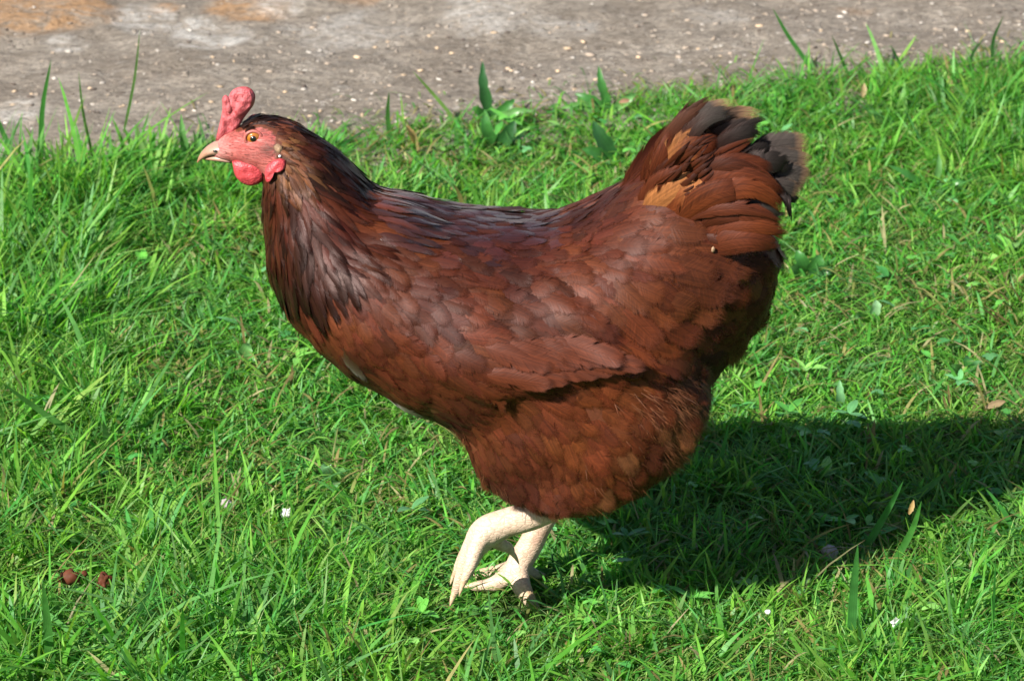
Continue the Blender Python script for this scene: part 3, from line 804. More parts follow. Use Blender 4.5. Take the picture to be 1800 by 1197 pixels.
# area weighted samples on the body
tris = []
body_me.calc_loop_triangles()
tri = np.empty(len(body_me.loop_triangles) * 3, np.int32); body_me.loop_triangles.foreach_get('vertices', tri); tri = tri.reshape(-1, 3)
ok = ~(face[tri].any(1) | isleg[tri].any(1))
tri = tri[ok]
A, B, Cc = V[tri[:, 0]], V[tri[:, 1]], V[tri[:, 2]]
ar = np.linalg.norm(np.cross(B - A, Cc - A), axis=1)
NS = 42000
ids = rng.choice(len(tri), NS, p=ar / ar.sum())
r1, r2 = np.sqrt(rng.random(NS)), rng.random(NS)
S = A[ids] * (1 - r1)[:, None] + B[ids] * (r1 * (1 - r2))[:, None] + Cc[ids] * (r1 * r2)[:, None]
Sm = S.copy(); Sm[:, 1] = -np.abs(Sm[:, 1])
SX, SY = pix(Sm)
cell = 0.004; hashg = {}
def free(p, r):
    c = tuple((p // cell).astype(int)); m = int(math.ceil(r / cell))
    for i in range(-m, m + 1):
        for j in range(-m, m + 1):
            for k in range(-m, m + 1):
                for qv in hashg.get((c[0] + i, c[1] + j, c[2] + k), ()):
                    if (qv[0] - p[0]) ** 2 + (qv[1] - p[1]) ** 2 + (qv[2] - p[2]) ** 2 < r * r: return False
    hashg.setdefault(c, []).append(p); return True

NU, NV = 8, 5
UU = np.linspace(0, 1, NU); VV = np.linspace(-1, 1, NV)
fq = grid_faces(NV, NU)
uvs = np.array([[(vv + 1) / 2, u] for u in UU for vv in VV])
def wprof(u, pointed):
    rnd = np.clip(np.minimum(1, (u / 0.22)) ** 0.6, 0, 1) * (1 - np.clip((u - 0.45) / 0.55, 0, 1) ** 3.2) ** 0.5
    lan = np.clip(u / 0.30, 0, 1) ** 0.6 * (1 - np.clip((u - 0.30) / 0.70, 0, 1) ** 1.35)
    return np.maximum(rnd * (1 - pointed) + lan * pointed, 0.04)
def conform(P0, D, N, L, W, pointed, lift, base_off, camber, curl=0.0, tilt=0.0, stiff=False):
    """a feather bedded on the body: root at P0, running along D"""
    side = np.cross(D, N); side /= np.linalg.norm(side)
    out = []
    wp = wprof(UU, pointed) * W / 2
    for i, u in enumerate(UU):
        for j, vv in enumerate(VV):
            g = P0 + D * (L * u) + side * (vv * wp[i] + curl * L * u * u)
            loc, nn, _, _ = bvh.find_nearest(Vector(g))
            if loc is None: loc, nn = Vector(g), Vector(N)
            loc = np.array(loc); nn = np.array(nn)
            # beyond a sharp fall of the surface the feather keeps to its own plane
            over = g - loc
            off = base_off + UND * (vnoise(g[0] * 38 + 7, g[2] * 38 + g[1] * 30) - 0.4) + 0.5 * UND * (vnoise(g[0] * 90 + 3, g[2] * 90 + g[1] * 60) - 0.5) + lift * u ** 1.3 + camber * (1 - vv * vv) * math.sin(math.pi * min(u * 1.1, 1)) + tilt * vv * u
            pl = g + N * off
            cf = loc + nn * off
            dd = np.linalg.norm(over)
            k = 0.8 if dd < 0.004 else 0.8 * max(0.0, 1 - (dd - 0.004) / 0.006)
            if stiff: k = 0.55 * max(0.0, 1 - dd / 0.004)
            out.append(cf * k + pl * (1 - k) if np.dot(over, N) > 0 or True else cf)
    return np.array(out)
UND = 0.0034
feathers = []                        # (size, verts, colours, material key, near)
for i in range(NS):
    p = S[i]
    f = field(SX[i], SY[i])
    hk = float(smoothstep(0.45, 0.8, f[4]))
    big = float(smoothstep(13, 22, f[3]))
    f[2] *= 1 + 0.40 * hk + 0.22 * big; f[3] *= 1 + 0.30 * hk + 0.30 * big + 0.12 * (1 - hk)
    near = p[1] < 0.012
    sp = (0.30 - 0.06 * hk) * math.sqrt(f[2] * f[3]) * MM * (1.0 if near else 1.5)
    if not free(p, max(sp, 0.0016)): continue
    loc, n, _, _ = bvh.find_nearest(Vector(p)); n = np.array(n)
    d = np.array([f[0], 0, -f[1]])
    jit = rng.normal(0, 0.13)
    d = np.array([d[0] * math.cos(jit) - d[2] * math.sin(jit), 0, d[0] * math.sin(jit) + d[2] * math.cos(jit)])
    # on the near flank a pixel direction tilted by the view: keep it in the surface
    d = d - n * np.dot(d, n)
    ln = np.linalg.norm(d)
    if ln < 0.15: continue
    d /= ln
    if p[1] > 0.0 and False: pass
    pt = float(np.clip(f[4] + (0.30 - 0.12 * big) * (1 - hk), 0, 1)); L = f[2] * MM * rng.uniform(0.85, 1.25) * (1 + 0.22 * (1 - hk)); W = f[3] * MM * rng.uniform(0.85, 1.15)
    ex = min(1.0, max(0.35, ln * 1.1)); L *= ex
    v = conform(p - d * L * 0.35, d, n, L, W, pt, f[5] * MM * rng.uniform(0.35, 1.6), rng.uniform(-0.0002, 0.0006), W * 0.05, rng.normal(0, 0.08), rng.normal(0, 0.0007 + 0.0009 * big), stiff=bool(SY[i] > 800 or (SX[i] > 1210 and SY[i] > 540)))
    c = np.array(f[6:9]) * rng.uniform(0.76, 1.24) * np.array([1, rng.uniform(0.90, 1.14), rng.uniform(0.9, 1.1)])
    if hk > 0.5 and rng.random() < 0.35: c = c * rng.uniform(0.35, 0.6)
    c = c * (0.72 + 0.56 * float(fbm(SX[i], SY[i], 0.016, 3)))
    r_ = rng.random()
    if r_ < 0.05: c = c * 1.3
    elif r_ < 0.14: c = c * 0.72
    cv = np.tile(c, (NU * NV, 1))
    u_ = uvs[:, 1:2]
    vv_ = np.abs(uvs[:, 0:1] * 2 - 1)
    if f[4] > 0.6: cv = cv * (1.25 - 0.75 * smoothstep(0.45, 1.0, u_))      # hackles end in darker points
    else: cv = cv * (0.9 + 0.22 * smoothstep(0.6, 1.0, np.maximum(u_, vv_ * 0.9)))   # body feathers are a little paler at the rim
    cv = np.concatenate([cv, np.full((NU * NV, 1), rng.random())], 1)
    feathers.append((L * W, v, cv, 'gloss' if (660 < SX[i] < 970 and SY[i] < 425 + 45 * rng.random() and rng.random() < 0.8) or (590 < SX[i] < 740 and SY[i] > 0.66 * SX[i] + 212 and rng.random() < 0.18) else 'hackle' if f[4] > 0.6 else ('fluff' if SY[i] > 690 or SX[i] > 1150 and SY[i] > 610 else 'feather'), near and n[1] < -0.25, uvs, fq))

# flight feathers of the folded wing, named by where root and tip lie on the flank
def wing_feather(rx, ry, tx, ty, w, col, off, side=-1):
    a, na = hit(rx, ry, bvh); b, nb = hit(tx, ty, bvh)
    a, b, na = np.array(a), np.array(b), np.array(na)
    d = b - a; d = d - na * np.dot(d, na); L = np.linalg.norm(d); d /= L
    v = conform(a, d, na, L, w * MM, 0.15, 0.0022, off, w * MM * 0.10, 0.0, rng.normal(0, 0.0008), True)
    cv = np.concatenate([np.tile(np.array(col) * rng.uniform(0.9, 1.1), (NU * NV, 1)), np.full((NU * NV, 1), rng.random())], 1)
    if side == 1: v = v * np.array([1, -1, 1])
    feathers.append((1.0, v, cv, 'quill', side == -1, uvs, fq))
for side in (-1, 1):
    for k in range(2, 9):
        wing_feather(800 + 24 * k, 671 - 8 * k - (k > 5) * 2, 930 + 26.5 * k, 681 - 4.4 * k, 17, (0.058, 0.0136, 0.0050), 0.0012 + 0.0002 * k, side)
    for k in range(2, 8):
        wing_feather(800 + 26 * k, 616 - 3 * k, 925 + 26 * k, 656 - 2.6 * k, 19, (0.054, 0.0125, 0.0048), 0.0018 + 0.0002 * k, side)

# tail: (points px, width px, depth, colour root, colour tip, rim colour, pointed)
BK = (0.010, 0.008, 0.007); GR = (0.030, 0.025, 0.022); BF = (0.185, 0.070, 0.023); BT = (0.24, 0.135, 0.075)
TAIL = [
 ([(1130, 345), (1160, 260), (1236, 158)], 40, -.004, X_, D_, X_, .7), ([(1138, 345), (1178, 238), (1264, 166)], 44, -.010, X_, (.05, .02, .012), X_, .5),
 ([(1150, 335), (1200, 222), (1306, 180)], 52, -.008, D_, GR, BT, .3), ([(1165, 330), (1240, 222), (1350, 204)], 52, -.004, D_, (.05, .03, .02), BT, .2),
 ([(1180, 330), (1265, 240), (1352, 216)], 48, -.012, D_, BK, BT, .2), ([(1200, 320), (1280, 248), (1338, 232)], 46, -.018, K_, BK, GR, .2), ([(1170, 330), (1225, 225), (1290, 196)], 48, -.016, D_, GR, GR, .3),
 ([(1150, 335), (1190, 262), (1258, 240)], 64, -.020, BF, BF, R_, .1), ([(1158, 330), (1205, 270), (1272, 250)], 66, -.022, BF, X_, X_, .15),
 ([(1135, 350), (1160, 285), (1178, 225)], 44, -.020, X_, X_, R_, .6), ([(1165, 325), (1245, 288), (1338, 236)], 46, -.028, R_, X_, R_, .8), ([(1175, 330), (1240, 300), (1318, 262)], 50, -.030, X_, X_, X_, .4),
 ([(1120, 360), (1180, 312), (1240, 306)], 54, -.030, X_, X_, R_, .3), ([(1130, 375), (1185, 335), (1252, 300)], 62, -.033, BF, BF, R_, .2), ([(1150, 385), (1215, 345), (1270, 310)], 60, -.036, R_, BF, R_, .2),
 ([(1190, 385), (1262, 296), (1374, 302)], 66, -.034, X_, X_, R_, .5), ([(1200, 385), (1285, 312), (1386, 350)], 64, -.038, X_, X_, Q_, .4), ([(1215, 390), (1300, 330), (1384, 374)], 58, -.041, X_, R_, Q_, .4),
 ([(1180, 400), (1260, 340), (1330, 345)], 64, -.042, R_, X_, R_, .2), ([(1270, 372), (1330, 360), (1378, 386)], 30, -.036, BK, GR, GR, .4), ([(1260, 380), (1320, 372), (1372, 398)], 34, -.038, BK, GR, GR, .4),
 ([(1225, 400), (1310, 372), (1388, 416)], 56, -.044, X_, X_, Q_, .5), ([(1230, 420), (1310, 398), (1388, 412)], 54, -.046, X_, R_, R_, .5), ([(1230, 440), (1310, 420), (1370, 440)], 56, -.048, X_, X_, X_, .2),
 ([(1260, 300), (1350, 262), (1430, 256)], 74, -.004, BK, GR, BT, .05), ([(1270, 310), (1355, 285), (1434, 290)], 70, -.012, BK, GR, BT, .05), ([(1280, 325), (1365, 308), (1430, 318)], 66, -.018, BK, GR, BT, .05),
 ([(1290, 340), (1360, 330), (1412, 344)], 56, -.024, K_, GR, BT, .1), ([(1290, 300), (1345, 285), (1390, 290)], 60, -.026, BK, BK, GR, .2), ([(1360, 318), (1382, 355), (1389, 388)], 16, -.030, BK, BK, BK, .6),
 ([(1250, 320), (1310, 275), (1362, 262)], 54, -.014, K_, BK, BK, .3), ([(1240, 330), (1300, 300), (1372, 330)], 60, -.024, K_, BK, BK, .3), ([(1250, 360), (1310, 340), (1374, 372)], 60, -.020, K_, BK, K_, .3),
]
TNU, TNV = 14, 7
tuv = np.array([[(vv + 1) / 2, u] for u in np.linspace(0, 1, TNU) for vv in np.linspace(-1, 1, TNV)])
tfq = grid_faces(TNV, TNU)
def tail_feather(pts, wpx, Y, c0, c1, rim, pointed, side, mat='quill', size=2.0):
    pts = [np.array(p_, float) for p_ in pts]
    u = np.linspace(0, 1, TNU)[:, None]
    # quadratic curve through the three points
    c = 2 * pts[1] - 0.5 * (pts[0] + pts[2])
    pp = (1 - u) ** 2 * pts[0] + 2 * u * (1 - u) * c + u ** 2 * pts[2]
    Yv = Y * (1 - 0.15 * u[:, 0]) - 0.014 * np.sin(np.pi * u[:, 0] * 0.8)
    cen = np.array([at(x, y, yy) for (x, y), yy in zip(pp, Yv)])
    Tt = np.gradient(cen, axis=0); Tt /= np.linalg.norm(Tt, axis=1)[:, None]
    nrm = np.array([0.12, -1, 0.22]) / np.linalg.norm([0.12, -1, 0.22])
    wp = wprof(u[:, 0], pointed) * wpx / 2 / 2400
    out, cv = [], []
    for i in range(TNU):
        s_ = np.cross(Tt[i], nrm); s_ /= np.linalg.norm(s_)
        n_ = np.cross(s_, Tt[i]); n_ = n_ if n_[1] < 0 else -n_
        for vv in np.linspace(-1, 1, TNV):
            out.append(cen[i] + s_ * vv * wp[i] + n_ * (0.16 * wp[i] * (1 - vv * vv)))
            uu = u[i, 0]
            k = smoothstep(0.25, 0.75, uu)
            col = np.array(c0) * (1 - k) + np.array(c1) * k
            e = smoothstep(0.77 if rim is BT else 0.80, 0.94 if rim is BT else 1.0, max(abs(vv) * (0.45 + 0.55 * uu), uu * 1.0 if rim is BT else 0.85 * uu))
            col = col * (1 - e) + np.array(rim) * e
            cv.append([*col, 0.5])
    out, cv = np.array(out), np.array(cv)
    cv[:, :3] *= rng.uniform(0.85, 1.15); cv[:, 3] = rng.random()
    if side == 1: out = out * np.array([1, -0.6, 1]) + np.array([rng.normal(-.004, .004), 0, -0.024 - 0.4 * abs(Y) + rng.normal(0, .004)])
    feathers.append((size if side == -1 else 0.5, out, cv, mat, True, tuv, tfq))
for f in TAIL:
    tail_feather(*f[:1], f[1] * 0.86, *f[2:6], min(1.0, f[6] + 0.12), -1)
    if f[3] in (BF,) or f[5] is BT and rng.random() < 0.5: continue
    for rep in range(2):
        j = rng.normal(0, 9, (3, 2)); j[0] *= 1.4
        g = 0.55 if rep else 0.85
        c0_, c1_ = tuple(np.array(f[3]) * g), tuple(np.array(f[4]) * g * 1.05)
        tail_feather([tuple(np.array(p_) + jj) for p_, jj in zip(f[0], j)], f[1] * rng.uniform(0.35, 0.65), f[2] + rng.normal(0.001, 0.002), c0_, c1_, c1_, min(1.0, f[6] + 0.4), -1)
for q_ in range(26):         # loose dark barbs across the tan under feathers
    x_ = 1165 + 70 * rng.random(); y_ = 255 + 95 * rng.random()
    tail_feather([(x_ - 20, y_ + 30), (x_ + 12, y_ + rng.normal(2, 6)), (x_ + 50 * rng.uniform(.6, 1.3), y_ - rng.uniform(10, 34))], 5 + 9 * rng.random(), -.037, X_, N_, N_, .9, -1)
for f in TAIL[::2]: tail_feather(*f, 1)
# longer loose feathers along the lower and rear rim
TUFT = [(1030, 840, 1075, 896, 38, Q_), (1058, 832, 1100, 878, 36, R_), (1012, 852, 1042, 892, 34, R_), (1098, 800, 1142, 856, 36, R_), (1118, 775, 1162, 834, 36, X_), (1088, 775, 1112, 835, 40, Q_), (1192, 672, 1250, 706, 40, R_),
        (1195, 705, 1250, 748, 38, R_), (1180, 740, 1230, 790, 38, Q_), (1150, 685, 1186, 760, 38, R_), (1165, 695, 1172, 772, 26, Q_), (1135, 705, 1150, 780, 34, R_), (1150, 775, 1192, 815, 36, X_), (1205, 640, 1255, 672, 38, D_),
        (1190, 636, 1236, 666, 44, X_), (1150, 632, 1205, 664, 40, X_), (810, 780, 832, 830, 30, X_), (845, 828, 874, 870, 30, X_), (886, 846, 912, 884, 32, D_), (930, 855, 958, 892, 34, X_), (970, 852, 1000, 893, 36, X_),
        (1262, 596, 1315, 622, 52, X_), (1285, 545, 1345, 568, 54, X_), (1300, 505, 1360, 525, 54, X_), (1290, 470, 1362, 486, 56, X_), (1240, 560, 1300, 590, 54, X_), (1255, 515, 1325, 540, 56, R_), (1225, 610, 1280, 640, 50, D_)]
for (bx1, by1, tx1, ty1, w1, c1) in TUFT:
    for rep in range(3):
        j = rng.normal(0, 8, 4)
        p, n = hit(bx1 + j[0], by1 + j[1], bvh)
        if p is None: continue
        p = np.array(p); n = np.array(n)
        e = at(tx1 + j[2], ty1 + j[3], p[1]); d = e - p; L = np.linalg.norm(d) * rng.uniform(0.9, 1.25)
        d = d - n * np.dot(d, n) * 0.85; d /= np.linalg.norm(d)
        v = conform(p - n * 0.001, d, n, L, w1 / 2400 * rng.uniform(0.8, 1.3), 0.2, 0.003, 0.0, 0.001, rng.normal(0, .1), rng.normal(0, .001), True)
        cc = np.array(c1) * rng.uniform(0.6, 0.95)
        cv = np.tile(cc, (NU * NV, 1)) * (0.85 + 0.4 * smoothstep(0.5, 1.0, uvs[:, 1:2]))
        feathers.append((0.9, v, np.concatenate([cv, np.full((NU * NV, 1), rng.random())], 1), 'fluff', True, uvs, fq))
br = Bag()
fi = np.where(face & (V[:, 1] < 0) & (VX > 395))[0]
for i in rng.choice(fi, 420, replace=False):
    if math.hypot(VX[i] - 445, VY[i] - 243) < 15: continue
    edge = abs(VY[i] - 232) < 10 or VX[i] > 468
    if not edge and rng.random() < 0.45: continue
    p = V[i]; _, n, _, _ = bvh.find_nearest(Vector(p)); n = np.array(n)
    d = np.array([1, 0, rng.normal(-0.15, 0.3)]); d -= n * np.dot(d, n); d /= np.linalg.norm(d)
    w_ = np.cross(d, n) * 0.00013; L = rng.uniform(0.0015, 0.0042) * (1.4 if edge else 0.8)
    a_ = p + n * 0.0002; e_ = p + d * L + n * L * 0.22
    br.add([a_ - w_, a_ + w_, e_], t=[[0, 1, 2]], c=np.tile([0.035, 0.014, 0.009, 1.0], (3, 1)))
M['bristle'] = attr_mat('bristle', 0.5)
tag(link('bristles', br.mesh('bristles'), M['bristle'], hen), kind='stuff')

p, n = hit(1249, 440, bvh)
bag = Bag(); bag.add(ICO_V * np.array([0.0016, 0.0008, 0.0026]) + np.array(p) + np.array(n) * 0.0040, t=ICO_T)
link('down_fleck', bag.mesh('down_fleck'), M['lobe'], hen)
# loose down on thigh, vent and belly: fine barbs standing off the contour
FL = [(1190, 725, 45, 40), (1235, 690, 22, 40), (1190, 790, 30, 22), (1110, 860, 45, 25), (1050, 890, 40, 12), (960, 890, 50, 9), (850, 850, 26, 14), (800, 790, 12, 24), (1280, 645, 30, 14)]
fl = Bag(); nfl = 0
for i in rng.permutation(NS):
    if nfl > 2600: break
    cl_ = float(vnoise(SX[i] * 0.03, SY[i] * 0.03))
    if cl_ < 0.38: continue
    w = max(math.exp(-(((SX[i] - a) / b) ** 2 + ((SY[i] - c) / d) ** 2) / 1.6) for a, c, b, d in FL)
    if rng.random() > w * 0.9: continue
    p = S[i]; f = field(SX[i], SY[i])
    loc, n, _, _ = bvh.find_nearest(Vector(p)); n = np.array(n)
    d = np.array([f[0], rng.normal(0, 0.25), -f[1]]) + rng.normal(0, 0.16, 3); d -= n * np.dot(d, n); d /= np.linalg.norm(d)
    for b_ in range(4):
        L = rng.uniform(0.006, 0.014); d2 = d + rng.normal(0, 0.18, 3)
        st = p + n * 0.0012 + d * rng.uniform(-.004, .006); wv_ = np.cross(d2, n); wv_ /= np.linalg.norm(wv_)
        pts_ = [st, st + d2 * L * 0.5 + n * L * 0.13, st + d2 * L + n * L * rng.uniform(0.10, 0.34)]
        ww = [0.00016, 0.00012]
        v = np.array([pts_[0] - wv_ * ww[0], pts_[0] + wv_ * ww[0], pts_[1] - wv_ * ww[1], pts_[1] + wv_ * ww[1], pts_[2]])
        c = (np.array(Q_) * 0.55 + np.array(f[6:9]) * 0.45) * rng.uniform(0.7, 1.4)
        fl.add(v, q=[[0, 1, 3, 2]], t=[[2, 3, 4]], c=np.tile([*c, 1.0], (5, 1)))
    nfl += 1
M['down'] = attr_mat('down', 0.6)
tag(link('down', fl.mesh('down'), M['down'], hen), kind='stuff')

feathers.sort(key=lambda f: -(f[0] if f[4] else f[0] * 0.01))
plume = {}
for i, (sz, v, cv, mk, near, uvv, ff) in enumerate(feathers):
    if i < 300:
        link('feather', mesh_np('feather', v, ff, None, cv, uvv), M[mk], hen)
    else:
        plume.setdefault(mk, Bag()).add(v, q=ff, c=cv, u=uvv)
mk_list = list(plume)
allb = Bag(); counts = []
for mk in mk_list:
    b = plume[mk]
    allb.add(np.concatenate(b.v), q=np.concatenate(b.q), c=np.concatenate(b.c), u=np.concatenate(b.u)); counts.append(sum(len(x) for x in b.q))
pm = allb.mesh('plumage')
for mk in mk_list: pm.materials.append(M[mk])
pm.polygons.foreach_set('material_index', np.repeat(np.arange(len(mk_list)), counts).astype(np.int32))
tag(link('plumage', pm, None, hen), kind='stuff')
print('feathers', len(feathers))

# ------------------------------------------------------------------ lawn
def blades(base, h, w, az, lean, curve, droop, c0, c1, twist):
    """grass blades as tapering bent strips: 4 levels and a tip"""
    N = len(h)
    ts = np.array([0, .3, .6, .85, 1.0])
    dirx, diry = np.cos(az), np.sin(az)
    pts = []
    for t in ts:
        hz = h * (lean * t + curve * t * t)
        zz = h * (t - droop * t * t) 
        pts.append(np.stack([base[:, 0] + dirx * hz, base[:, 1] + diry * hz, base[:, 2] + zz], -1))
    wa = az + np.pi / 2 + twist
    wd = np.stack([np.cos(wa), np.sin(wa), 0 * wa], -1)
    prof = [0.75, 1.0, 0.85, 0.5]
    vs = []
    for i in range(4):
        vs += [pts[i] - wd * (w * prof[i] / 2)[:, None], pts[i] + wd * (w * prof[i] / 2)[:, None]]
    vs.append(pts[4])
    Vt = np.stack(vs, 1)
    o = (np.arange(N) * 9)[:, None]
    Q = np.concatenate([o + np.array([[0, 1, 3, 2]]), o + np.array([[2, 3, 5, 4]]), o + np.array([[4, 5, 7, 6]])])
    T = o + np.array([[6, 7, 8]])
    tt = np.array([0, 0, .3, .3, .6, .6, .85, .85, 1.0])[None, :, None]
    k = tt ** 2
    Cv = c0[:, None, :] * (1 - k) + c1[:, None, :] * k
    Cv = np.concatenate([Cv, np.ones((N, 9, 1))], -1)
    uu = np.tile(np.array([[0, 0], [1, 0], [0, .3], [1, .3], [0, .6], [1, .6], [0, .85], [1, .85], [.5, 1]]), (N, 1))
    return Vt.reshape(-1, 3), Q, T, Cv.reshape(-1, 4), uu

def fields(x, y):
    """height factor, dryness and bareness of the sward from place"""
    gx_, gy_ = pix(np.stack([x, y, x * 0], -1))
    big = fbm(x + 11, y + 4, 4.0, 3)
    hf = 0.62 + 0.8 * (big - 0.3)
    def b(cx, cy, rx, ry): return np.exp(-(((gx_ - cx) / rx) ** 2 + ((gy_ - cy) / ry) ** 2))
    hf += 0.70 * b(60, 560, 220, 420) + 0.45 * b(350, 1120, 700, 130) + 0.4 * b(1500, 1130, 400, 90) + 0.45 * b(1750, 230, 160, 120) + 0.30 * b(1350, 170, 300, 50) + 0.45 * b(100, 340, 300, 70)
    hf -= 0.42 * b(1550, 560, 300, 160) + 0.40 * b(620, 780, 260, 170) + 0.35 * b(950, 280, 260, 90) + 0.4 * b(560, 910, 90, 50)
    hf -= 1.1 * b(150, 1060, 110, 55)
    hf -= 0.75 * b(885, 1070, 140, 50) + 0.35 * b(870, 1125, 110, 30)
    dry = 0.10 + 0.55 * smoothstep(0.50, 0.72, fbm(x - 3, y + 8, 7.0, 3)) + 0.35 * b(1560, 520, 260, 170) + 0.3 * b(1420, 330, 120, 60) + 0.35 * b(1740, 720, 120, 60) + 0.25 * b(600, 820, 250, 120)
    bare = 0.9 * b(1745, 345, 40, 18) + 0.85 * b(585, 775, 60, 22) + 0.95 * b(535, 920, 48, 22) + 0.7 * b(200, 930, 50, 22) + 0.6 * b(1340, 1165, 60, 22) + 0.6 * b(90, 1160, 60, 20)
    bare += 0.45 * b(150, 1045, 85, 28) + 0.3 * b(1640, 640, 100, 40) + 0.3 * b(470, 880, 90, 40)
    return np.clip(hf, 0.28, 1.8), np.clip(dry, 0, 0.85), np.clip(bare, 0, 1)

def pick(N, x0, x1, y0, y1):
    x = rng.uniform(x0, x1, N); y = rng.uniform(y0, y1, N)
    return x, y
GREENS = np.array([[0.096, 0.305, 0.036], [0.072, 0.270, 0.034], [0.135, 0.340, 0.042], [0.054, 0.225, 0.038], [0.165, 0.355, 0.060], [0.100, 0.280, 0.078]])
STRAW = np.array([[0.30, 0.27, 0.10], [0.24, 0.19, 0.075], [0.34, 0.31, 0.16], [0.21, 0.24, 0.07]])
parts = []
def clumps(ntuft, per, x0, x1, y0, y1, hmul=1.0, outer=False):
    cx, cy = pick(ntuft, x0, x1, y0, y1)
    keep = cy < edge_wob(cx) + rng.normal(0, 0.010, ntuft)
    if outer: keep &= ~((np.abs(cx) < 0.58) & (cy > -0.27) & (cy < 1.25))
    cx, cy = cx[keep], cy[keep]
    n = len(cx)
    cnt = rng.integers(per[0], per[1], n)
    idx = np.repeat(np.arange(n), cnt); N = len(idx)
    tr = rng.uniform(0.005, 0.016, n) * (1.6 if outer else 1.0)
    th = rng.uniform(0.65, 1.35, n); taz = rng.uniform(0, 2 * np.pi, n); tw = rng.uniform(0.7, 1.45, n)
    tg = rng.integers(0, len(GREENS), n)
    a = rng.uniform(0, 2 * np.pi, N); r = np.sqrt(rng.random(N)) * tr[idx]
    x = cx[idx] + np.cos(a) * r; y = cy[idx] + np.sin(a) * r
    hf, dry, bare = fields(x, y)
    h = 0.0265 * hmul * hf * th[idx] * rng.uniform(0.45, 1.35, N)
    long = rng.random(N) < 0.035; h = np.where(long, h * 1.55, h)
    w = (0.0012 + 0.0027 * rng.random(N) ** 1.5) * tw[idx] * (0.75 + 0.35 * hf)
    az = np.where(rng.random(N) < 0.55, a, taz[idx] + rng.normal(0, 0.6, N)) + rng.normal(0, 0.35, N)
    lean = np.abs(rng.normal(0.42, 0.32, N)) + 0.25 * (hf < 0.6); curve = np.abs(rng.normal(0.35, 0.35, N)); droop = np.clip(curve * 0.45 + rng.normal(0.05, 0.1, N), 0, 0.62)
    g = GREENS[tg[idx]] * rng.uniform(0.72, 1.32, N)[:, None] * (np.array([1, 1, 1]) + rng.normal(0, 0.08, (N, 3)))
    isdry = rng.random(N) < dry * 0.10
    st = STRAW[rng.integers(0, len(STRAW), N)] * rng.uniform(0.6, 1.2, N)[:, None]
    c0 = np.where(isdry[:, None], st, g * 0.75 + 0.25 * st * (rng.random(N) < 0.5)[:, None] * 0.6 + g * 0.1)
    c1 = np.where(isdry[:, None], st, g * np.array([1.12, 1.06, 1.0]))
    k = rng.random(N) > bare
    k &= y < edge_wob(x) + 0.012
    base = np.stack([x, y, lawn_height(x, y) - 0.006], -1)
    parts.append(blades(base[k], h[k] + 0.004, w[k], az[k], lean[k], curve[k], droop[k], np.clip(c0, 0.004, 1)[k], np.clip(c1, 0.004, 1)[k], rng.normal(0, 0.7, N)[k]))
clumps(4700, (16, 34), -0.62, 0.62, -0.30, 1.28)
clumps(9500, (9, 15), -2.0, 2.0, -1.1, 2.0, 1.15, True)
clumps(900, (6, 14), -0.7, 0.7, -0.3, 1.25, 1.5)
# fine pale hair-thin blades through the whole lawn
N = 42000
x, y = pick(N, -0.62, 0.62, -0.30, 1.28)
hf, dry, bare = fields(x, y)
k = (y < edge_wob(x)) & (rng.random(N) > bare)
x, y, hf = x[k], y[k], hf[k]; N = len(x)
c = np.array([0.20, 0.34, 0.08]) * rng.uniform(0.6, 1.25, N)[:, None] * (1 + rng.normal(0, 0.10, (N, 3)))
parts.append(blades(np.stack([x, y, lawn_height(x, y) - 0.002], -1), 0.030 * np.clip(hf, .5, 1.4) * rng.uniform(0.5, 1.3, N), 0.0006 + 0.0005 * rng.random(N), rng.uniform(0, 6.28, N), np.abs(rng.normal(0.45, 0.35, N)), np.abs(rng.normal(0.5, 0.4, N)), np.clip(rng.normal(0.3, 0.2, N), 0, 0.7), c, c, rng.normal(0, 0.7, N)))
# thatch: short bent and lying blades close to the soil, green and straw mixed
N = 52000
x, y = pick(N, -0.75, 0.75, -0.35, 1.3)
hf, dry, bare = fields(x, y)
k = (y < edge_wob(x) + 0.015) & (rng.random(N) > bare * 0.92)
x, y, dry = x[k], y[k], dry[k]; N = len(x)
h = rng.uniform(0.010, 0.030, N); az = rng.uniform(0, 2 * np.pi, N)
isdry = rng.random(N) < dry * 0.70 + 0.06
st = STRAW[rng.integers(0, len(STRAW), N)] * rng.uniform(0.5, 1.15, N)[:, None]
g = GREENS[rng.integers(0, len(GREENS), N)] * rng.uniform(0.6, 1.35, N)[:, None]
c = np.where(isdry[:, None], st, g)
parts.append(blades(np.stack([x, y, lawn_height(x, y) + rng.uniform(-0.004, 0.009, N)], -1), h, 0.0011 + 0.0021 * rng.random(N), az, rng.uniform(0.7, 1.2, N), rng.uniform(-0.1, 0.4, N), 0.62 + rng.normal(0, 0.22, N), c, c, rng.normal(0, 0.7, N)))
N = 2600
x = rng.uniform(-0.8, 0.8, N); y = edge_wob(x) + np.abs(rng.normal(0, 0.045, N)) - 0.01
zz = np.array([down(pv_bvh, a_, b_) for a_, b_ in zip(x, y)]) + 0.001
c = np.where((rng.random(N) < 0.55)[:, None], STRAW[rng.integers(0, len(STRAW), N)] * rng.uniform(0.4, 1.0, N)[:, None], GREENS[rng.integers(0, len(GREENS), N)] * rng.uniform(0.5, 1.1, N)[:, None])
parts.append(blades(np.stack([x, y, zz], -1), rng.uniform(0.005, 0.02, N), 0.0008 + 0.0014 * rng.random(N), rng.uniform(0, 6.28, N), rng.uniform(0.8, 1.2, N), rng.uniform(-0.1, 0.3, N), 0.75 + rng.normal(0, 0.2, N), c, c, rng.normal(0, 0.7, N)))
vs, qs, ts_, cs, us, off = [], [], [], [], [], 0
for (v, q, t, c, u) in parts:
    vs.append(v); qs.append(q + off); ts_.append(t + off); cs.append(c); us.append(u); off += len(v)
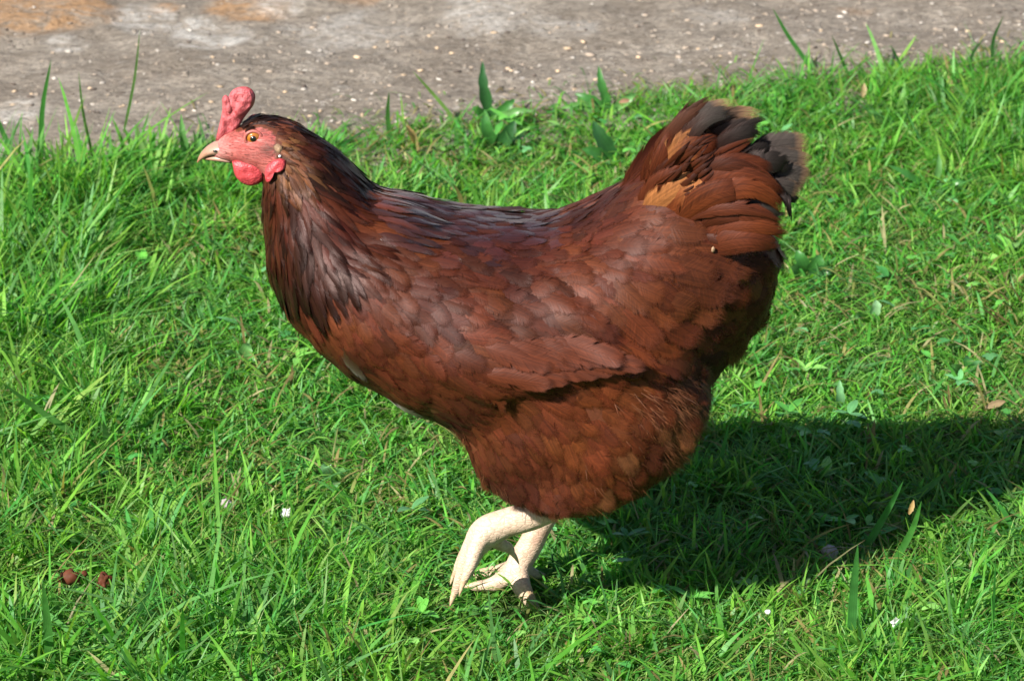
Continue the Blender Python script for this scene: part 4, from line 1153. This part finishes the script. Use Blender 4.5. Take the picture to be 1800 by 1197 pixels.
gm = mesh_np('grass', np.concatenate(vs), np.concatenate(qs), np.concatenate(ts_), np.concatenate(cs), np.concatenate(us))
print('grass tris', len(gm.polygons))
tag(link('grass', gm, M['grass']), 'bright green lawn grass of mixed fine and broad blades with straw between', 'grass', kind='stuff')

# small round leaves of clover and other weeds low in the sward
def leaflet(c, d, up, L, W, fold=0.18, nu=5, tipw=0.0, wav=0.0):
    s = np.cross(d, up); s /= np.linalg.norm(s); up = np.cross(s, d)
    v = []
    for i in range(nu):
        u = i / (nu - 1)
        w = W / 2 * max(math.sin(math.pi * (0.06 + 0.90 * u)) ** 0.8, 0.05) * (1 + wav * math.sin(u * 21))
        b = d * (L * u) + up * (-0.25 * L * u * u)
        v += [c + b - s * w + up * fold * w, c + b, c + b + s * w + up * fold * w]
    q = []
    for i in range(nu - 1):
        a = i * 3; q += [[a, a + 1, a + 4, a + 3], [a + 1, a + 2, a + 5, a + 4]]
    uv_ = np.array([[k_ / 2 + 0.25, i / (nu - 1)] for i in range(nu) for k_ in (0, .5, 1)])
    return np.array(v), np.array(q), uv_
bag = Bag()
cpx = rng.uniform(-0.6, 0.6, 900); cpy = rng.uniform(-0.25, 1.2, 900)
dens = fbm(cpx + 30, cpy + 12, 6.0, 3)
for x, y, dn_ in zip(cpx, cpy, dens):
    if dn_ < 0.46 or y > edge_wob(x) - 0.01: continue
    g = GREENS[rng.integers(0, len(GREENS))] * rng.uniform(0.75, 1.25) * np.array([1.0, 1.0, 1.3])
    z = float(lawn_height(x, y)) + rng.uniform(0.006, 0.020)
    if rng.random() < 0.6:
        r = rng.uniform(0.004, 0.0075); a0 = rng.uniform(0, 6.28)
        for j in range(3):
            a_ = a0 + j * 2.094
            v, q, u_ = leaflet(np.array([x, y, z]), np.array([math.cos(a_), math.sin(a_), rng.normal(0.1, 0.15)]), np.array([rng.normal(0, .2), rng.normal(0, .2), 1]), r, r * 0.95)
            bag.add(v, q, c=np.tile([*g, 1], (len(v), 1)), u=u_)
    else:
        for j in range(rng.integers(2, 5)):
            a_ = rng.uniform(0, 6.28); r = rng.uniform(0.009, 0.018)
            v, q, u_ = leaflet(np.array([x, y, z - 0.004]), np.array([math.cos(a_), math.sin(a_), rng.uniform(0.1, 0.8)]), np.array([0, 0, 1.0]), r, r * rng.uniform(0.35, 0.55))
            bag.add(v, q, c=np.tile([*g, 1], (len(v), 1)), u=u_)
tag(link('ground_cover', bag.mesh('ground_cover'), M['leaf']), 'small round clover and weed leaves low in the lawn', 'ground cover', kind='stuff')

# ------------------------------------------------------------------ single tall blades that stand out
def strip(pts, w, col, fold=0.25, m=5, facing=(0, -1, 0.3), wmul=None):
    P_ = catmull(np.array(pts), m); n = len(P_)
    T = np.gradient(P_, axis=0); T /= np.linalg.norm(T, axis=1)[:, None]
    v, u_ = [], []
    for i in range(n):
        u = i / (n - 1)
        f = np.array(facing, float); s = np.cross(T[i], f); s /= np.linalg.norm(s); nn = np.cross(s, T[i])
        ww = w / 2 * (min(1, 0.55 + u * 2.0) * (1 - u ** 2.4) ** 0.8 + 0.02)
        for k_ in (-1, 0, 1):
            v.append(P_[i] + s * k_ * ww + nn * (-fold * ww * (1 - abs(k_)))); u_.append([(k_ + 1) / 2, u])
    c = np.tile([*col, 1.0], (len(v), 1))
    return np.array(v), grid_faces(3, n), c, np.array(u_)
def tall_blade(name, base, tip, bend, w, col, label, cat='grass blade', group='tall grass blades at the lawn edge', depth=0.0):
    """base and tip named by pixel; the foot stands on the soil, the tip leans by depth metres"""
    b = ground(*base); b[2] = float(lawn_height(b[0], b[1])) - 0.002
    t_ = at(tip[0], tip[1], b[1] + depth)
    mid = (b + t_) / 2 + np.array([bend, 0.004, 0.004])
    v, q, c, u_ = strip([b, mid, t_], w, col)
    o = link(name, mesh_np(name, v, q, None, c, u_), M['grass'])
    return tag(o, label, cat, group)
tall_blade('grass_blade', (72, 300), (90, 105), -0.004, 0.0056, (0.035, 0.15, 0.025), 'broad upright grass blade against the paving, leftmost but one in the picture')
tall_blade('grass_blade', (40, 300), (-12, 190), -0.004, 0.0060, (0.05, 0.18, 0.04), 'grass blade leaning out past the left picture edge beside the paving')
tall_blade('grass_blade', (170, 300), (138, 125), -0.004, 0.0030, (0.06, 0.16, 0.03), 'thin grass stalk left of the single tall one, in front of the paving')
tall_blade('grass_blade', (215, 240), (246, 52), 0.003, 0.0028, (0.055, 0.15, 0.025), 'tallest thin grass stalk rising before the paving left of the hen comb')
tall_blade('grass_blade', (262, 310), (240, 218), -0.002, 0.0062, (0.17, 0.30, 0.10), 'short pale broad grass blade with blunt tip below the tallest thin stalk')
tall_blade('grass_blade', (690, 265), (684, 162), -0.003, 0.0050, (0.04, 0.13, 0.025), 'upright grass blade rising just behind the hen neck')
tall_blade('grass_blade', (815, 225), (725, 125), -0.004, 0.0036, (0.13, 0.25, 0.06), 'pale grass blade leaning left over the paving above the hen back')
tall_blade('grass_blade', (1440, 135), (1358, 15), -0.006, 0.0048, (0.05, 0.19, 0.04), 'long grass blade leaning left, high over the paving above the hen tail')
tall_blade('grass_blade', (1500, 150), (1462, 62), -0.002, 0.0034, (0.035, 0.12, 0.025), 'thin dark blade right of the long leaning one above the hen tail')
tall_blade('grass_blade', (1600, 150), (1565, 78), -0.002, 0.0034, (0.035, 0.12, 0.025), 'short dark blade at the lawn edge midway between tail and right picture edge')
tall_blade('grass_blade', (1702, 150), (1728, 68), -0.004, 0.0040, (0.03, 0.10, 0.025), 'dark bent grass blade tilted right at the upper right lawn edge')
tall_blade('grass_blade', (1748, 140), (1764, 28), -0.006, 0.0042, (0.03, 0.10, 0.025), 'dark grass blade with wide tip standing highest at the upper right corner')
tall_blade('grass_blade', (1555, 1010), (1620, 880), 0.006, 0.0055, (0.05, 0.19, 0.03), 'grass blade leaning right out of the shadow near the right side', group='tall grass blades in the near lawn', depth=0.01)
tall_blade('grass_blade', (1505, 985), (1588, 845), 0.004, 0.0058, (0.035, 0.15, 0.03), 'broad grass blade leaning right inside the lower shadow edge', group='tall grass blades in the near lawn', depth=0.01)
tall_blade('grass_blade', (1495, 1140), (1508, 955), 0.0, 0.0068, (0.045, 0.17, 0.035), 'broad upright grass blade lit below the hen shadow', group='tall grass blades in the near lawn', depth=0.006)
tall_blade('grass_blade', (1480, 960), (1474, 905), 0.0, 0.0034, (0.04, 0.17, 0.03), 'short lit blade standing alone at the shadow lower edge', group='tall grass blades in the near lawn')
tall_blade('grass_blade', (1555, 905), (1662, 830), 0.010, 0.0062, (0.05, 0.15, 0.04), 'wide blade lying to the right in the middle of the shadow', group='tall grass blades in the near lawn', depth=0.012)
tall_blade('grass_blade', (190, 800), (0, 670), -0.01, 0.0055, (0.08, 0.22, 0.05), 'long pale blade arching left to the left picture edge', group='tall grass blades in the near lawn', depth=-0.03)
tall_blade('grass_blade', (218, 870), (80, 845), -0.004, 0.0066, (0.07, 0.21, 0.05), 'broad blade lying nearly flat above the brown droppings', group='tall grass blades in the near lawn', depth=-0.02)
tall_blade('grass_blade', (90, 1197), (75, 1020), 0.0, 0.0068, (0.05, 0.17, 0.03), 'broad upright blade at the lower left corner', group='tall grass blades in the near lawn')
tall_blade('grass_blade', (100, 1190), (78, 1110), -0.002, 0.0075, (0.06, 0.19, 0.03), 'shorter broad blade beside the upright one at the lower left corner', group='tall grass blades in the near lawn')

# ------------------------------------------------------------------ broad leaved weeds
def weed(name, spot, leaves, label, cat='plant', group=None, mat='leaf'):
    """leaves: (tip px, tip py, width, colour, lean towards the back, wave)"""
    b = ground(*spot); b[2] = float(lawn_height(b[0], b[1]))
    root = empty(name, b); tag(root, label, cat, group)
    for (tx, ty, w, col, dep, bow) in leaves:
        t_ = at(tx, ty, b[1] + dep)
        mid = (b + t_) / 2 + np.array([bow, -0.004, 0.006])
        P_ = catmull(np.array([b, mid, t_]), 6); n = len(P_)
        T = np.gradient(P_, axis=0); T /= np.linalg.norm(T, axis=1)[:, None]
        v, u_ = [], []
        for i in range(n):
            u = i / (n - 1); s = np.cross(T[i], (0.25, -1, 0.45)); s /= np.linalg.norm(s); nn = np.cross(s, T[i])
            ww = w * 0.42 * (0.08 + 0.92 * math.sin(math.pi * min(1, u ** 0.62)) ** 0.9) * (1 + 0.13 * math.sin(u * 23 + tx)) * (1 if u < 0.98 else 0.1)
            for k_ in (-1, -.5, 0, .5, 1):
                v.append(P_[i] + s * k_ * ww + nn * (0.28 * ww * (k_ * k_))); u_.append([(k_ + 1) / 2, u])
        link('leaf', mesh_np('leaf', np.array(v), grid_faces(5, n), None, np.tile([*col, 1.0], (len(v), 1)), np.array(u_)), M[mat], root)
    return root
DG = (0.022, 0.085, 0.022); MG = (0.04, 0.15, 0.03); PG = (0.09, 0.22, 0.06)
weed('plantain', (862, 215), [(848, 108, .014, DG, .01, -.003), (905, 175, .012, MG, .0, .004), (830, 190, .011, MG, -.01, -.004), (938, 195, .010, PG, -.01, .003)], 'dark pointed plantain leaf standing up against the paving above the hen back', 'plantain', 'plantain plants in the lawn')
weed('plantain', (1072, 200), [(1052, 116, .011, MG, .01, -.003), (1010, 165, .012, MG, .0, -.004), (1118, 165, .012, PG, .0, .004), (985, 190, .011, PG, -.01, -.004)], 'plantain tuft with one upright leaf at the lawn edge over the hen rump', 'plantain', 'plantain plants in the lawn')
weed('plantain', (1085, 290), [(1042, 212, .019, DG, .0, -.004), (1022, 262, .014, MG, -.015, -.005)], 'large dark glossy plantain leaf just above the hen rump', 'plantain', 'plantain plants in the lawn')
weed('plantain', (870, 265), [(850, 200, .015, MG, .0, -.003), (905, 212, .017, DG, .0, .004), (830, 250, .012, MG, -.02, -.004)], 'low dark plantain leaves hanging behind the middle of the hen back', 'plantain', 'plantain plants in the lawn')
weed('broadleaf_weed', (1420, 490), [(1400, 440, .015, MG, .0, -.002), (1440, 448, .016, MG, .0, .003), (1384, 478, .014, PG, -.02, -.003), (1468, 480, .013, DG, -.01, .003), (1425, 520, .013, DG, -.04, .002)], 'leafy dark green weed rosette right behind the hen tail', 'weed', 'broad leaved weeds in the lawn')
weed('broadleaf_weed', (1530, 565), [(1540, 528, .011, (0.22, 0.40, 0.20), .0, .002), (1502, 560, .009, PG, -.02, -.003)], 'small weed with one pale silvery oval leaf right of the hen', 'weed', 'broad leaved weeds in the lawn')
weed('broadleaf_weed', (1478, 728), [(1476, 668, .009, (0.16, 0.36, 0.16), .0, -.001), (1500, 730, .012, PG, -.02, .003)], 'weed with a slim pale upright leaf above the hen shadow', 'weed', 'broad leaved weeds in the lawn')
weed('broadleaf_weed', (1700, 660), [(1722, 640, .014, (0.11, 0.27, 0.11), -.01, .003), (1665, 655, .012, PG, -.015, -.003), (1700, 625, .011, MG, .01, .0)], 'weed with bluish grey leaves near the right picture edge', 'weed', 'broad leaved weeds in the lawn')
weed('broadleaf_weed', (420, 640), [(440, 605, .014, PG, .0, .002), (398, 622, .012, (0.11, 0.26, 0.09), -.01, -.003), (455, 640, .011, PG, -.015, .003)], 'pale jagged weed leaves in the lawn left of the hen breast', 'weed', 'broad leaved weeds in the lawn')
weed('broadleaf_weed', (225, 775), [(200, 752, .014, PG, -.02, -.003), (236, 740, .012, MG, .0, .002), (255, 790, .012, PG, -.03, .003)], 'bright weed leaves in the lawn at lower left above the droppings', 'weed', 'broad leaved weeds in the lawn')
weed('broadleaf_weed', (340, 310), [(318, 200, .010, PG, .0, -.003), (352, 232, .009, PG, .0, .002), (300, 262, .008, MG, -.01, -.003)], 'tuft of pale broad leaves just in front of the hen beak', 'weed', 'broad leaved weeds in the lawn')
weed('broadleaf_weed', (1640, 335), [(1560, 290, .008, MG, -.01, -.004), (1650, 270, .008, PG, .01, .002), (1700, 320, .009, MG, -.01, .003)], 'weed with long curved leaves at upper right of the lawn', 'weed', 'broad leaved weeds in the lawn')
weed('broadleaf_weed', (585, 840), [(572, 818, .012, (0.11, 0.25, 0.10), .0, -.002), (600, 830, .012, PG, -.01, .003), (590, 862, .012, (0.11, 0.25, 0.10), -.03, .001)], 'greyish jagged weed leaves beneath the hen breast', 'weed', 'broad leaved weeds in the lawn')

# ------------------------------------------------------------------ small things lying on the lawn
def lump(name, px, py, r, mat, label, cat, z=0.012, group=None, seed=0, sq=(1, .85, .8), rough=0.3, col=None):
    b = ground(px, py, z)
    bm = bmesh.new(); bmesh.ops.create_icosphere(bm, subdivisions=3, radius=1.0)
    v = np.array([x.co[:] for x in bm.verts]); t = np.array([[q_.index for q_ in f.verts] for f in bm.faces]); bm.free()
    k = 1 + rough * (fbm(v[:, 0] * 1.0 + seed * 3.1, v[:, 1] + v[:, 2] * 0.7 + seed, 2.4, 4) - 0.5) * 2
    v = v * k[:, None] * np.array(sq) * r + b
    o = link(name, mesh_np(name, v, None, t), mat)
    return tag(o, label, cat, group)
lump('dropping', 121, 1014, 0.0072, M['dropping'], 'round reddish brown dropping lying in the grass at lower left', 'dropping', 0.021, 'brown droppings in the grass', 1, (1.1, .8, .75), 0.55)
lump('dropping', 183, 1021, 0.0060, M['dropping'], 'smaller cracked brown dropping half hidden by grass right of the round one', 'dropping', 0.023, 'brown droppings in the grass', 4, (.85, .9, 1.05), 0.8)
lump('dropping', 146, 1008, 0.0032, M['dropping'], 'smallest crumb of brown dropping between the two bigger ones', 'dropping', 0.019, 'brown droppings in the grass', 6)
lump('stone_chip', 504, 902, 0.0050, M['white_chip'], 'angular white chip by the bare earth hollow left of the hen feet', 'stone chip', 0.010, 'white chips in the lawn', 2, (1.1, .5, .7), 0.6)
lump('stone_chip', 398, 886, 0.0046, M['stonechip'], 'dull beige grey chip left of the white chip by the bare earth hollow', 'stone chip', 0.012, 'white chips in the lawn', 3, (.9, .5, 1.0), 0.6)
lump('stone_chip', 1350, 1075, 0.0022, M['white_chip'], 'tiny round white speck in the lawn below the hen shadow', 'stone chip', 0.022, 'white chips in the lawn', 5)
lump('stone_chip', 1459, 972, 0.0056, M['stonechip'], 'grey stone half hidden at the lower edge of the hen shadow', 'stone', 0.008, None, 7, (1, .6, 1.0), 0.5)
# white petals
b = empty('white_flower', ground(1575, 1092, 0.020)); tag(b, 'small white flower with a few petals in the lower right grass', 'flower')
for j in range(5):
    a_ = j * 1.2566 + 0.4
    v, q, u_ = leaflet(np.array(b.location), np.array([math.cos(a_), -0.5, math.sin(a_) * 0.9]), np.array([0.1, -0.8, 0.5]), 0.0042, 0.0034)
    link('petal', mesh_np('petal', v, q, None, None, u_), M['white_chip'], b)
# a curled dead leaf behind the neck and dry bits
def dead_leaf(px, py, L, W, ang, col, label, z=0.03):
    c = ground(px, py, z)
    d = np.array([math.cos(ang), 0.2, math.sin(ang)]); d /= np.linalg.norm(d)
    v, q, u_ = leaflet(c - d * L / 2, d, np.array([0.2, -0.7, 0.6]), L, W, 0.7, 9, wav=0.12)
    o = link('dead_leaf', mesh_np('dead_leaf', v, q, None, np.tile([*col, 1], (len(v), 1)), u_), M['straw'])
    return tag(o, label, 'dead leaf', 'dead leaves in the lawn')
dead_leaf(724, 238, 0.024, 0.007, -1.1, (0.50, 0.30, 0.14), 'curled tan dead leaf in the grass behind the hen shoulder')
dead_leaf(1098, 178, 0.011, 0.005, 0.2, (0.28, 0.16, 0.10), 'small tan dead leaf at the lawn edge above the hen rump')
dead_leaf(1602, 892, 0.011, 0.004, 1.2, (0.26, 0.17, 0.06), 'upright papery yellow dead leaf at the lower shadow edge', 0.04)
dead_leaf(1518, 160, 0.014, 0.006, 1.4, (0.26, 0.20, 0.10), 'dry seed husk in the grass near the upper right lawn edge', 0.03)
dead_leaf(1750, 710, 0.018, 0.006, 0.3, (0.25, 0.18, 0.10), 'pale dry leaf flat on the lawn at the right picture edge', 0.015)
# small tapered shoot caught in the light inside the shadow
tall_blade('dry_stalk', (1706, 905), (1708, 878), 0.0, 0.0030, (0.46, 0.26, 0.18), 'short pinkish dry stalk standing at the shadow edge on the right', 'dry stalk', None)
print('done')
